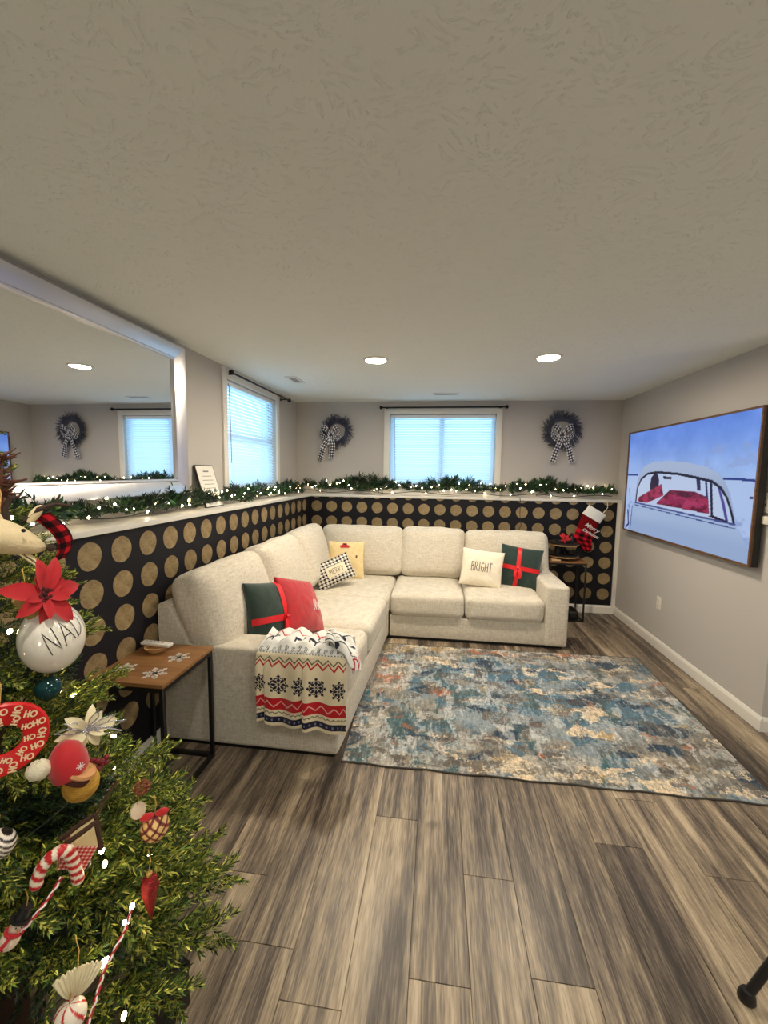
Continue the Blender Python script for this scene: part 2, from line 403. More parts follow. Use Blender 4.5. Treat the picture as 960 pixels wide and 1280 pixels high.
# ------------------------------------------------------------------ windows with blinds
M_slat = mat('white vinyl slat', rgb(226, 240, 252), .5, trans=.55)
M_vinyl = mat('white vinyl sash', rgb(232, 236, 240), .4)
def glass_mat():
    m = bpy.data.materials.new('window glass'); m.use_nodes = True; nt = m.node_tree
    for n in list(nt.nodes):
        if n.type == 'BSDF_PRINCIPLED': nt.nodes.remove(n)
    t = nt.nodes.new('ShaderNodeBsdfTransparent'); g = nt.nodes.new('ShaderNodeBsdfGlossy'); g.inputs['Roughness'].default_value = .02
    mx = nt.nodes.new('ShaderNodeMixShader'); mx.inputs[0].default_value = .06
    nt.links.new(t.outputs[0], mx.inputs[1]); nt.links.new(g.outputs[0], mx.inputs[2]); nt.links.new(mx.outputs[0], nt.nodes['Material Output'].inputs[0])
    return m
M_glass = glass_mat()
def window(name, w, z0, z1, M, horizontal_rail, casing_top, pitch=.0295):
    """built in local coords: x along wall 0..w, y = depth (0 at wall face, + outward), z world"""
    root = bpy.data.objects.new(name, None); COL.objects.link(root); root.matrix_world = M; struct(root)
    c = .066
    mb = MB()
    mb.rbox(-c, 0, -.018, 0, ZL, casing_top, .004); mb.rbox(w, w + c, -.018, 0, ZL, casing_top, .004)
    mb.rbox(0, w, -.018, 0, z1, casing_top, .004); mb.rbox(0, w, -.018, 0, ZL, z0 - .02, .004)
    mb.build('casing', M_white, root)
    MB().rbox(-.03, w + .03, -.045, .03, z0 - .022, z0, .005).build('window_stool', M_white, root)
    mb = MB(); d0, d1 = .085, .125; f = .04
    mb.box(0, f, d0, d1, z0, z1); mb.box(w - f, w, d0, d1, z0, z1); mb.box(f, w - f, d0, d1, z0, z0 + f); mb.box(f, w - f, d0, d1, z1 - f, z1)
    if horizontal_rail: zm = (z0 + z1) / 2 - .0; mb.box(f, w - f, d0 - .01, d1, zm - .028, zm + .028)
    else: xm = w * .5; mb.box(xm - .03, xm + .03, d0 - .01, d1, z0 + f, z1 - f)
    mb.build('sash', M_vinyl, root, 0)
    MB().box(f, w - f, .105, .108, z0 + f, z1 - f).build('pane', M_glass, root, 0)
    MB().rbox(.006, w - .006, .016, .056, z1 - .04, z1 - .004, .004).build('headrail', M_vinyl, root)
    MB().rbox(.010, w - .010, .022, .046, z0 + .002, z0 + .018, .004).build('bottom_rail', M_vinyl, root)
    mb = MB(); z = z1 - .052; tilt = .95; k = 0
    while z > z0 + .03:
        hw = .0170; cy = math.cos(tilt) * hw; cz = math.sin(tilt) * hw
        x0, x1 = .012, w - .012
        # slightly crowned slat, 3 points across
        pr = [(-cy, -cz), (-.0018 * math.sin(tilt), .0018 * math.cos(tilt)), (cy, cz)]
        vs = []
        for x in (x0, x1):
            for a, b in pr: vs.append((x, .034 + a, z + b))
        mb.add(vs, [(0, 1, 4, 3), (1, 2, 5, 4)]); z -= pitch; k += 1
    stuff(mb.build('blind_slats', M_slat, root))
    mb = MB()
    for x in (w * .12, w * .5, w * .88): mb.tube([(x, .018, z1 - .04), (x, .018, z0 + .01)], .0012, 5)
    mb.build('ladder_cord', M_vinyl, root)
    mb = MB().tube([(.055, .004, z1 - .03), (.058, -.004, z1 - .06), (.075, -.004, z0 + .22 if horizontal_rail else z0 + .05)], .004, 6)
    mb.build('tilt_wand', mat('clear grey wand', rgb(150, 165, 180), .3), root)
    return root
window('window_1', BWX1 - BWX0, BWZ0, BWZ1, Matrix.Translation((BWX0, YU, 0)), False, 2.291)
# left wall: local x -> +Y, local y(outward) -> -X
ML = Matrix(((0, -1, 0, XU), (1, 0, 0, LWY0), (0, 0, 1, 0), (0, 0, 0, 1)))
window('window_2', LWY1 - LWY0, LWZ0, LWZ1, ML, True, ZC - .004)
def rod(label, pts, out):
    t = thing('curtain_rod', label, 'curtain rod', pts[0], group=None)
    a = Vector(pts[0]); b = Vector(pts[1]) - a; d = b.normalized()
    MB().tube([(0, 0, 0), b], .0085, 10).build('rod', M_blackrod, t)
    for p, s in ((Vector((0, 0, 0)), -1), (b, 1)):
        MB().ball((0, 0, 0), (.021, .021, .021), 12, 8).xf(Matrix.Translation(p + d * s * .018)).build('finial', M_blackrod, t)
        q = p - d * s * .045; o = Vector(out)
        MB().tube([q, q + o * .9], .006, 8).tube([q + o * .9, q + o], .016, 10).build('bracket', M_blackrod, t)
rod('thin black curtain rod with no curtain above the back window', ((-.655, YU - .06, 2.300), (.735, YU - .06, 2.300)), (0, .0585, 0))
rod('thin black curtain rod with no curtain above the left wall window', ((XU + .075, 3.18, 2.318), (XU + .075, 4.43, 2.318)), (-.074, 0, 0))

# ------------------------------------------------------------------ recessed lamps, added fill lamps and vents
M_lens = mat('lamp lens', rgb(255, 244, 220), .5, emit=(*LAMP_COL, 1), es=LAMP)
M_lens2 = mat('added lamp lens', rgb(255, 244, 220), .5, emit=(1.0, .93, .80, 1), es=LAMP_BACK)
def lamp(x, y, label, lens=M_lens):
    t = thing('recessed_light', label, 'ceiling light', (x, y, ZC))
    MB().lathe([(.072, 0), (.095, 0), (.095, -.004), (.088, -.009), (.076, -.010), (.072, -.004)], 32).build('trim_ring', M_white, t)
    MB().lathe([(.001, -.0065), (.0715, -.0055), (.0715, -.001), (.001, -.001)], 32).build('lens', lens, t)
lamp(-.473, 3.10, 'lit round recessed ceiling light above the long arm of the sofa')
lamp(.755, 3.12, 'lit round recessed ceiling light nearer the wall with the television')
lamp(-.473, .45, 'unseen recessed light added above the decorated tree, behind the camera side', M_lens2)  # this and the following lamps are unseen, added to brighten the near room
lamp(.755, .45, 'unseen recessed light added above the bare floor, behind the camera side', M_lens2)
lamp(.755, -1.4, 'unseen recessed light added at the far end of the room behind', M_lens2)
lamp(2.4, .45, 'unseen recessed light added in the side bay right of the opening', M_lens2)
def fill_globe(x, y, z, label):  # unseen globes added to lift the near ceiling and floor
    t = thing('fill_globe', label, 'fill light', (x, y, 0))
    MB().lathe([(.13, 0), (.13, .012), (.03, .022), (.012, .04), (.012, z - .15), (.03, z - .14)], 24).build('stand', M_black, t)
    MB().ball((0, 0, z), .16, 24, 14).build('glow_globe', mat('unseen fill globe', rgb(250, 240, 220), .8, emit=(1.0, .99, .90, 1), es=GLOBE), t)
fill_globe(-.75, -1.5, .95, 'unseen fill globe added at the far left end of the room behind the tree')
fill_globe(1.75, -.9, .85, 'unseen fill globe added at the far right end of the room behind')
fill_globe(3.1, 1.6, .85, 'unseen fill globe added in the side bay beyond the free wall end')
M_dark = mat('vent slot', rgb(50, 48, 46), .8); M_vgrey = mat('vent louver grey', rgb(150, 148, 146), .6)
def vent(x, y, w, d, label):
    t = thing('ceiling_vent', label, 'air vent', (x, y, ZC))
    mb = MB(); mb.box(-w, w, -d, -d + .02, -.006, 0); mb.box(-w, w, d - .02, d, -.006, 0); mb.box(-w, -w + .02, -d + .02, d - .02, -.006, 0); mb.box(w - .02, w, -d + .02, d - .02, -.006, 0)
    mb.build('vent_frame', M_white, t, 0)
    MB().box(-w + .02, w - .02, -d + .02, d - .02, -.0015, -.0005).build('vent_back', M_dark, t, 0)
    n = 9; me = MB().add([(-.004, -d + .02, -.001), (.004, -d + .02, -.006), (.004, d - .02, -.006), (-.004, d - .02, -.001)] if w > d else [(-w + .02, -.004, -.001), (-w + .02, .004, -.006), (w - .02, .004, -.006), (w - .02, -.004, -.001)], [(0, 1, 2, 3)]).mesh('vent_louver', M_vgrey, 0)
    for k in range(n):
        q = -1 + 2 * (k + .5) / n; o = link('vent_louver', me, t); o.location = ((w - .02) * q, 0, 0) if w > d else (0, (d - .02) * q, 0)
vent(.065, 4.455, .135, .05, 'white slotted ceiling vent in front of the back window')
vent(-1.305, 3.70, .05, .125, 'white slotted ceiling vent beside the left wall window')
# ------------------------------------------------------------------ mirror on the left wall
def frame_rails(parent, name, rect, prof, m, T):
    """mitred frame of four rails; rect=(u0,u1,v0,v1) outer, prof=[(inset, height)], T maps (u,v,h)->xyz"""
    u0, u1, v0, v1 = rect
    def loop(p): i, h = p; return [T(u0 + i, v0 + i, h), T(u1 - i, v0 + i, h), T(u1 - i, v1 - i, h), T(u0 + i, v1 - i, h)]
    L = [loop(p) for p in prof]; n = len(prof)
    for s in range(4):
        s2 = (s + 1) % 4; vs = [L[k][s] for k in range(n)] + [L[k][s2] for k in range(n)]
        fs = [(k, (k + 1) % n, n + (k + 1) % n, n + k) for k in range(n)] + [tuple(range(n)), tuple(range(n, 2 * n))]
        MB().add(vs, fs).build(name, m, parent, 30)
M_silver = mat('pearly silver frame', rgb(222, 220, 224), .28, .75, noise=((20, 3, 3), .25, rgb(190, 186, 184)))
M_mirror = mat('mirror silvering', (.88, .9, .92, 1), .0, 1.0)
def mirror():
    t = thing('wall_mirror', 'huge rectangular mirror with wide sloped silver frame above the left ledge', 'mirror', (XU, 1.6, 1.86))
    T = lambda u, v, h: (h, u - 1.6, v - 1.86)
    frame_rails(t, 'frame_rail', (.62, 2.588, 1.392, 2.335), [(0, .002), (0, .05), (.006, .058), (.02, .056), (.078, .036), (.084, .040), (.092, .038), (.096, .022), (.096, .002)], M_silver, T)
    MB().box(.015, .022, .62 + .09 - 1.6, 2.588 - .09 - 1.6, 1.392 + .09 - 1.86, 2.335 - .09 - 1.86).build('mirror_glass', M_mirror, t, 0)
mirror()
def ledge_sign():
    t = thing('house_sign', 'small black framed white sheet of text leaning by the mirror', 'sign', (XU + .10, 2.835, ZL))
    h, w = .315, .12; a = math.atan2(.088, h)
    M = Matrix.Rotation(-a, 4, 'Y')
    fr = MB().rbox(-.012, .0, -w, w, 0, h, .002).xf(M).build('sign_frame', M_black, t)
    MB().box(.0002, .0012, -w + .008, w - .008, .008, h - .008).xf(M).build('sheet', mat('white sheet', rgb(228, 224, 216), .6), t, 0)
    mb = MB(); rs = random.Random(3)
    mb.box(.0014, .0016, -.035, .035, h - .052, h - .042)
    for k in range(7):
        ww = rs.uniform(.05, .085); z = h - .085 - k * .03; mb.box(.0014, .0016, -ww, ww, z, z + .004)
    mb.xf(M).build('print', mat('grey print', rgb(120, 116, 112), .8), t, 0)
ledge_sign()

# ------------------------------------------------------------------ television showing a snow scene with a pale car
def pip(poly, X, Y):
    r = np.zeros(X.shape, bool); n = len(poly)
    for i in range(n):
        x0, y0 = poly[i]; x1, y1 = poly[(i + 1) % n]
        if y0 == y1: continue
        c = ((y0 > Y) != (y1 > Y)) & (X < (x1 - x0) * (Y - y0) / (y1 - y0) + x0); r ^= c
    return r
def dist_line(pts, X, Y, asp=1.78):
    d = np.full(X.shape, 9.)
    for (x0, y0), (x1, y1) in zip(pts[:-1], pts[1:]):
        ax, ay, bx, by = x0 * asp, y0, x1 * asp, y1; px, py = X * asp, Y
        L2 = (bx - ax) ** 2 + (by - ay) ** 2 + 1e-12; t = np.clip(((px - ax) * (bx - ax) + (py - ay) * (by - ay)) / L2, 0, 1)
        d = np.minimum(d, np.hypot(px - ax - t * (bx - ax), py - ay - t * (by - ay)))
    return d
def tv_picture(nu, nv):
    X, Y = np.meshgrid(np.linspace(0, 1, nu), np.linspace(0, 1, nv))
    C = np.zeros((nv, nu, 3)); n1 = fbm(X * 9, Y * 6, 3)
    sky = np.array([112, 152, 242.]) * sstep(.45, 1, Y)[..., None] + np.array([172, 202, 250.]) * (1 - sstep(.45, 1, Y))[..., None]
    C[:] = sky; C += ((n1 - .5) * 34)[..., None]
    C = mixc(C, (186, 208, 250), (Y < .56) * .8); C = mixc(C, (120, 140, 205), sstep(.5, .75, fbm(X * 30, Y * 20, 8)) * (Y < .3) * .5)
    C = mixc(C, (150, 170, 225), sstep(.55, .7, fbm(X * 14, Y * 12, 12)) * (Y > .62) * (Y < .8) * (X > .7) * .6)
    P = {'h1': [(0, .582), (.125, .583), (.126, .567), (0, .566)], 'h2': [(.822, .559), (.907, .561), (1, .55), (1, .533), (.901, .543), (.823, .544)],
     'roof': [(.109, .284), (.114, .451), (.128, .546), (.182, .652), (.27, .693), (.419, .699), (.575, .679), (.71, .638), (.792, .591), (.837, .532), (.87, .453), (.894, .351), (.92, .229)],
     'win': [(.121, .305), (.128, .436), (.165, .531), (.23, .584), (.325, .599), (.508, .585), (.653, .556), (.759, .53), (.819, .482), (.855, .42), (.883, .338), (.906, .247)],
     'body': [(.077, .264), (.109, .29), (.92, .235), (.953, .165), (.997, .087), (.994, 0), (.05, 0)],
     'bp1': [(.653, .55), (.681, .55), (.691, .456), (.666, .46)], 'bp2': [(.713, .539), (.726, .54), (.76, .289), (.745, .29)], 'bp3': [(.744, .535), (.761, .53), (.784, .276), (.77, .276)],
     'bp4': [(.795, .497), (.809, .492), (.844, .386), (.876, .251), (.859, .253), (.826, .384)], 'seat': [(.262, .46), (.272, .55), (.303, .592), (.335, .58), (.35, .53), (.352, .479), (.359, .40), (.279, .40)],
     'mir': [(.385, .564), (.461, .559), (.46, .535), (.389, .541)], 'g1': [(.139, .309), (.154, .353), (.376, .494), (.402, .392), (.245, .303)],
     'g2': [(.341, .315), (.402, .385), (.454, .444), (.651, .446), (.728, .412), (.748, .386), (.756, .288), (.674, .292), (.557, .298), (.349, .306)],
     'g3': [(.581, .384), (.729, .404), (.746, .385), (.753, .294), (.582, .295)], 'gd': [(.448, .441), (.651, .444), (.728, .416), (.724, .4), (.586, .394), (.456, .417)],
     'dash': [(.778, .285), (.872, .258), (.864, .24), (.754, .271)]}
    def fill(k, c, a=1.): nonlocal C; C = mixc(C, c, pip(P[k], X, Y) * a)
    fill('h1', (40, 62, 150)); fill('h2', (38, 60, 140))
    fill('roof', (176, 194, 226)); C = mixc(C, (150, 168, 208), pip(P['roof'], X, Y) * sstep(.65, .45, Y) * .5)
    fill('body', (158, 182, 222)); C = mixc(C, (184, 206, 240), pip(P['body'], X, Y) * sstep(.08, .2, Y) * .5)
    fill('win', (196, 214, 246)); fill('seat', (38, 26, 66)); fill('bp1', (46, 44, 96)); fill('bp2', (52, 54, 104)); fill('bp3', (28, 34, 72)); fill('bp4', (80, 76, 160)); fill('mir', (30, 28, 60))
    fill('g2', (150, 36, 84)); fill('gd', (84, 18, 56)); fill('g1', (168, 48, 92)); fill('g3', (164, 44, 88)); fill('dash', (34, 26, 52))
    red = (C[..., 0] > C[..., 2]) & (C[..., 0] > 80); C = mixc(C, (90, 16, 52), red * sstep(.5, .62, fbm(X * 26, Y * 26, 21)) * .8)
    C = mixc(C, (190, 70, 120), red * sstep(.55, .68, fbm(X * 20, Y * 34, 25)) * .5)
    C = mixc(C, (22, 26, 56), dist_line(P['win'], X, Y) < .011)
    C = mixc(C, (70, 84, 150), dist_line([(.109, .292), (.911, .243)], X, Y) < .007)
    C = mixc(C, (58, 70, 140), dist_line([(.10, .27), (.915, .215)], X, Y) < .004)
    C = mixc(C, (52, 60, 120), (dist_line([(.082, .25), (.075, .03)], X, Y) < .006) | (dist_line([(.03, .2), (.05, .06), (.02, .02)], X, Y) < .012))
    C = mixc(C, (60, 66, 150), dist_line([(.03, .43), (.05, .3), (.04, .12)], X, Y) < .004)
    C = mixc(C, (40, 44, 110), dist_line([(.975, .43), (.985, .432)], X, Y) < .008)
    return C
def television():
    yl, yr, z0, z1, xf = 4.572, 2.800, .990, 1.985, 1.938
    t = thing('television', 'large wood framed wall television showing a pale car filled with gifts', 'television', (XR, (yl + yr) / 2, (z0 + z1) / 2))
    cy, cz = (yl + yr) / 2, (z0 + z1) / 2
    T = lambda u, v, h: (-h, u - cy, v - cz)
    M_frame = mat('walnut picture frame', rgb(112, 78, 48), .45, noise=((60, 4, 60), .6, rgb(74, 48, 28)))
    frame_rails(t, 'bezel_rail', (yr, yl, z0, z1), [(-.0005, .056), (-.0005, .070), (.013, .070), (.013, .060), (.013, .056)], M_frame, T)
    MB().box(-.0565, -.016, yr - cy, yl - cy, z0 - cz, z1 - cz).build('panel_back', M_black, t, 0)
    MB().box(-.018, 0, -.35, .35, -.25, .25).build('wall_mount', M_black, t, 0)
    nu, nv = 330, 186; X, Y = np.meshgrid(np.linspace(0, 1, nu), np.linspace(0, 1, nv))
    P = np.stack([np.full(X.shape, -.0595), (yl - .013 - X * (yl - yr - .026)) - cy, (z0 + .013 + Y * (z1 - z0 - .026)) - cz], -1)
    grid_mesh('screen', P, tv_picture(nu, nv), mat('lit screen', rgb(120, 160, 240), .35, attr=True, emit='attr', es=SCREEN, spec=.3), t, smooth=False)
television()

# ------------------------------------------------------------------ wall plates
M_plate = mat('ivory plastic', rgb(228, 222, 208), .4)
def outlet():
    t = thing('wall_outlet', 'white double socket plate low on the wall under the television', 'outlet', (XR, 3.905, .412))
    MB().rbox(-.006, 0, -.037, .037, -.06, .06, .003).build('cover_plate', M_plate, t)
    for z in (-.028, .028):
        s = MB().rbox(-.009, -.004, -.017, .017, -.016, .016, .004).xf(Matrix.Translation((0, 0, z))).build('socket', M_plate, t)
        MB().box(-.0094, -.0088, -.009, -.006, z - .004, z + .008).box(-.0094, -.0088, .006, .009, z - .004, z + .008).box(-.0094, -.0088, -.003, .003, z - .012, z - .007).build('slot', M_black, t, 0)
outlet()
def ctrl():
    t = thing('wall_control', 'ivory wall plate with dark slots at the right frame edge past the television', 'switch plate', (XR, 2.80, 1.39))
    MB().rbox(-.008, 0, -.045, .055, -.055, .065, .004).build('cover_plate', M_plate, t)
    MB().box(-.0088, -.0078, .0, .006, .024, .040).box(-.0088, -.0078, .0, .006, -.012, .0).build('slot', M_black, t, 0)
    MB().rbox(-.022, 0, -.05, .085, -.125, -.075, .004).build('holder_tray', M_plate, t)
ctrl()

# ------------------------------------------------------------------ rug
def rug():
    t = thing('area_rug', 'low pile abstract rug in blue, grey, cream and rust', 'rug', (.6, 2.8, 0))
    c = [np.array(p) for p in ((-.470, 2.026), (1.655, 2.035), (1.722, 3.622), (-.520, 3.578))]
    nu, nv = 620, 440; U, V = np.meshgrid(np.linspace(0, 1, nu), np.linspace(0, 1, nv))
    XY = (c[0] * (1 - U)[..., None] + c[1] * U[..., None]) * (1 - V)[..., None] + (c[3] * (1 - U)[..., None] + c[2] * U[..., None]) * V[..., None]
    w = np.sin(U * 37) * .004 + np.sin(U * 90 + 1) * .0015
    XY[..., 1] += w * (1 - V) ** 6
    x, y = U * 2.15, V * 1.58
    st = fbm(x * 9, y * 60, 41, 4); sv = fbm(x * 70, y * 10, 43, 4)      # brush strokes along and across
    xx = x + (fbm(x * 10, y * 10, 5) - .5) * .14 + (sv - .5) * .05; xx = xx + (fbm(x * 45, y * 30, 7, 3) - .5) * .035; yy = y + (fbm(x * 12, y * 12, 6) - .5) * .10 + (fbm(x * 60, y * 60, 9, 3) - .5) * .05 + (st - .5) * .05 + (sv - .5) * .03
    g = lambda cx, cy, sx, sy: np.exp(-((xx - cx) / sx) ** 2 - ((yy - cy) / sy) ** 2)
    def n(fx, fy, seed): return .5 + (fbm(xx * fx * .66, yy * fy * .62, seed, 5) - .5) * 1.6
    C = np.zeros((nv, nu, 3)); C[:] = (138, 130, 116)
    C = mixc(C, (116, 110, 102), sstep(.40, .62, n(7, 16, 15)))
    C = mixc(C, (180, 176, 168), sstep(.54, .66, n(9, 26, 18)) * .8)
    C = mixc(C, (130, 150, 164), sstep(.28, .55, n(6, 10, 11) * .5 + .55 * g(1.15, .8, .75, .5)) * .75)
    C = mixc(C, (58, 96, 120), sstep(.48, .57, n(8, 12, 27) * .7 + .30 * g(.85, 1.12, .4, .25) + .28 * g(1.55, .75, .5, .3) + .12 * g(.35, .55, .3, .3)) * .85)
    C = mixc(C, (24, 46, 68), sstep(.55, .62, n(10, 18, 31) * .75 + .26 * g(1.62, .85, .26, .2) + .16 * g(.85, 1.15, .35, .10) + .22 * g(1.75, .4, .18, .2) + .3 * g(1.88, 1.38, .10, .04) + .3 * g(1.55, 1.34, .07, .05)) * .95)
    C = mixc(C, (44, 82, 92), sstep(.57, .66, n(15, 8, 35) * .8 + .2 * g(.3, .5, .3, .35)) * .85)
    C = mixc(C, (216, 196, 166), sstep(.61, .65, n(10, 26, 51) * .82 + .22 * g(1.05, .10, .28, .06) + .20 * g(.85, .72, .5, .04) + .16 * g(.4, 1.05, .25, .06) + .14 * g(1.25, .55, .12, .2) + .2 * g(1.62, .08, .10, .1) + .15 * g(1.75, 1.2, .3, .12)))
    C = mixc(C, (172, 92, 56), sstep(.55, .64, n(11, 24, 61) * .68 + .34 * g(.62, .80, .2, .05) + .26 * g(.15, 1.0, .14, .2) + .28 * g(1.1, 1.50, .5, .04) + .2 * g(1.45, .1, .08, .08) + .18 * g(.7, .6, .25, .06)) * .8)
    C = mixc(C, (154, 122, 70), sstep(.5, .66, n(9, 20, 65) * .65 + .35 * g(.25, 1.5, .45, .12)) * .7)
    C = mixc(C, (80, 72, 66), sstep(.64, .72, n(16, 44, 71)) * .75)
    C = mixc(C, (206, 206, 204), sstep(.68, .74, n(40, 9, 73)) * .6)
    C = mixc(C, (120, 116, 110), sstep(.50, .66, fbm(x * 30, y * 110, 91, 3)) * .25); C = mixc(C, (196, 192, 184), sstep(.56, .68, fbm(x * 90, y * 16, 93, 3)) * .28)
    C = mixc(C, (88, 92, 96), sstep(.58, .68, fbm(x * 70, y * 20, 95, 3)) * .35)
    C *= (1 + (fbm(x * 160, y * 160, 77, 2) - .5) * .34 + (fbm(x * 200, y * 30, 79, 2) - .5) * .24)[..., None]
    Z = .007 + .0012 * fbm(x * 200, y * 200, 81, 2)
    m = mat('woven rug pile', rgb(150, 140, 130), .95, spec=.1, attr=True, sheen=.2)
    P = np.concatenate([XY - np.array([.6, 2.8]), Z[..., None]], -1)
    grid_mesh('pile', P, np.clip(C, 0, 255), m, t)
    bnd = [P[0, i] for i in range(0, nu, 6)] + [P[i, -1] for i in range(0, nv, 6)] + [P[-1, i] for i in range(nu - 1, 0, -6)] + [P[i, 0] for i in range(nv - 1, 0, -6)]
    bnd = [(p[0], p[1], .0045) for p in bnd] + [(P[0, 0][0], P[0, 0][1], .0045)]
    MB().tube(bnd, .0045, 6).build('bound_edge', mat('grey binding', rgb(70, 64, 60), .9), t)
    MB().prism([tuple(XY[0, i] - np.array([.6, 2.8])) for i in range(0, nu, 10)] + [tuple(XY[0, -1] - np.array([.6, 2.8]))] + [tuple(XY[-1, -1] - np.array([.6, 2.8])), tuple(XY[-1, 0] - np.array([.6, 2.8]))], .001, .0055, 'z').build('backing', mat('rug backing', rgb(90, 84, 78), .95), t, 0)
rug()

# ------------------------------------------------------------------ sectional sofa
LINEN = [((18, 18, 170), .42, rgb(164, 152, 130)), ((170, 170, 18), .42, rgb(166, 154, 132)), ((90, 90, 90), .30, rgb(244, 240, 230))]
M_linen = mat('oatmeal linen weave', rgb(222, 214, 198), .92, spec=.15, noise=LINEN, bump=((260, 260, 260), .35, .003), sheen=.15)
def shear(p): p = Vector(p); p.x += min(0, p.y - 3.6) * .043; return p
def puff_mb(w, d, h, r=.05, n=12, bulge=(0, 0, 0), wr=.0, seed=0, fn=None):
    b = bmesh.new(); bmesh.ops.create_cube(b, size=2)
    bmesh.ops.subdivide_edges(b, edges=b.edges[:], cuts=n, use_grid_fill=True)
    H = Vector((w / 2, d / 2, h / 2)); off = Vector((seed * 3.1, seed * 1.7, seed))
    for v in b.verts:
        # denser samples near the edges
        p = Vector([math.copysign(abs(c) ** .72, c) for c in v.co])
        q = Vector(p[i] * H[i] for i in range(3)); R = min(r, *(H * .98))
        c = Vector(max(-(H[i] - R), min(H[i] - R, q[i])) for i in range(3)); dv = q - c
        if dv.length > 1e-9: q = c + dv.normalized() * R
        u = [min(1, abs(p[i])) for i in range(3)]
        for i in range(3):
            j, k = (i + 1) % 3, (i + 2) % 3; q[i] *= 1 + bulge[i] * (1 - u[j] ** 2.4) * (1 - u[k] ** 2.4)
        if wr: q += q.normalized() * wr * mnoise.noise((q + off) * 7)
        v.co = fn(q) if fn else q
    return MB().bm(b)
def sofa():
    t = thing('sectional_sofa', 'L-shaped oatmeal linen sectional sofa with loose back cushions', 'sofa', (-.4, 3.6, 0))
    O = Vector((-.4, 3.6, 0))
    def put(name, mb, sh=False, m=M_linen):
        mb.v = [tuple((shear(v) if sh else Vector(v)) - O) for v in mb.v]; return mb.build(name, m, t, 50)
    put('plinth', MB().box(-1.40, -.45, 2.06, 4.6, 0, .035), True, M_black); put('plinth', MB().box(-.45, 1.14, 3.73, 4.6, 0, .035), False, M_black)
    put('base', MB().rbox(-1.44, -.425, 2.10, 3.685, .03, .232, .012).rbox(-1.44, -.42, 3.68, 4.68, .03, .232, .012), True)
    put('base', MB().rbox(-.408, 1.165, 3.705, 4.68, .03, .232, .012))
    put('arm', MB().rbox(.975, 1.172, 3.685, 4.44, .028, .575, .028, 3))
    put('arm', MB().rbox(-1.445, -.425, 2.03, 2.245, .028, .590, .026, 3), True)
    put('back_frame', MB().prism([(-1.44, .3), (-1.445, .80), (-1.43, .815), (-1.395, .812), (-1.375, .79), (-1.27, .585), (-1.27, .3)], 2.036, 4.66, 'y'), True)
    put('back_frame', MB().prism([(4.42, .3), (4.42, .585), (4.54, .79), (4.56, .812), (4.66, .815), (4.68, .80), (4.68, .3)], -1.40, 1.168, 'x'))
    def seat(x0, x1, y0, y1, z0, z1, sh, s):
        mb = puff_mb(x1 - x0, y1 - y0, z1 - z0, .055, 12, (.01, .01, .16), .006, s)
        mb.xf(Matrix.Translation(((x0 + x1) / 2, (y0 + y1) / 2, (z0 + z1) / 2))); put('seat_cushion', mb, sh)
    seat(-1.24, -.42, 2.248, 2.800, .228, .445, True, 1)
    seat(-1.24, -.412, 2.804, 3.545, .228, .448, True, 2)
    seat(-1.24, -.412, 3.550, 4.36, .228, .445, True, 3)
    seat(-.404, .272, 3.672, 4.40, .228, .448, False, 4)
    seat(.278, .972, 3.672, 4.40, .228, .448, False, 5)
    def back(c, w, h, th, rz, lean, s, sh=False, bulge=.36, roll=0):
        mb = puff_mb(w, th, h, .075, 13, (.02, bulge, .03), .012, s, fn=lambda q: Vector((q.x, q.y + .03 * (q.z / h) * 0, q.z)))
        mb.xf(Matrix.Translation(c) @ Matrix.Rotation(rz, 4, 'Z') @ Matrix.Rotation(roll, 4, 'Y') @ Matrix.Rotation(-lean, 4, 'X')); put('back_cushion', mb, sh)
    # cushions of the long arm face +X, of the back run face -Y
    back((-1.235, 2.415, .725), .74, .52, .23, PI / 2, .33, 6, True, .42)
    back((-1.225, 3.105, .735), .68, .53, .22, PI / 2, .28, 7, True, .42)
    back((-1.215, 3.80, .745), .72, .54, .20, PI / 2, .26, 8, True)
    back((-.80, 4.385, .705), .90, .52, .20, 0, .22, 9)
    back((-.035, 4.385, .705), .67, .52, .20, 0, .22, 10)
    back((.725, 4.385, .70), .84, .51, .20, 0, .22, 11)
sofa()

# ------------------------------------------------------------------ throw pillows
M_attr_cloth = mat('printed cotton', rgb(230, 220, 200), .9, spec=.1, attr=True, bump=((400, 400, 400), .2, .002))
M_velvet = mat('dark green velvet', rgb(16, 44, 38), .8, attr=True, sheen=.5)
M_redvel = mat('red velvet', rgb(196, 14, 38), .75, attr=True, sheen=.4)
M_ribbon = mat('red satin ribbon', rgb(214, 20, 30), .5)
M_ink = mat('dark stitching', rgb(84, 66, 66), .8)
M_inkw = mat('white stitching', rgb(240, 226, 222), .8)
class Pillow:
    def __init__(s, w, h, T, conc=.05, pw=.42): s.w, s.h, s.T, s.c, s.pw = w / 2, h / 2, T / 2, conc, pw
    def surf(s, u, v, side=-1, off=0):
        x = s.w * u * (1 - s.c * (1 - v * v)); z = s.h * v * (1 - s.c * (1 - u * u))
        th = s.T * np.power(np.clip((1 - u * u) * (1 - v * v), 0, 1), s.pw) + .002
        return np.stack([x + 0 * v, side * (th + off) + 0 * x, z + 0 * u], -1)
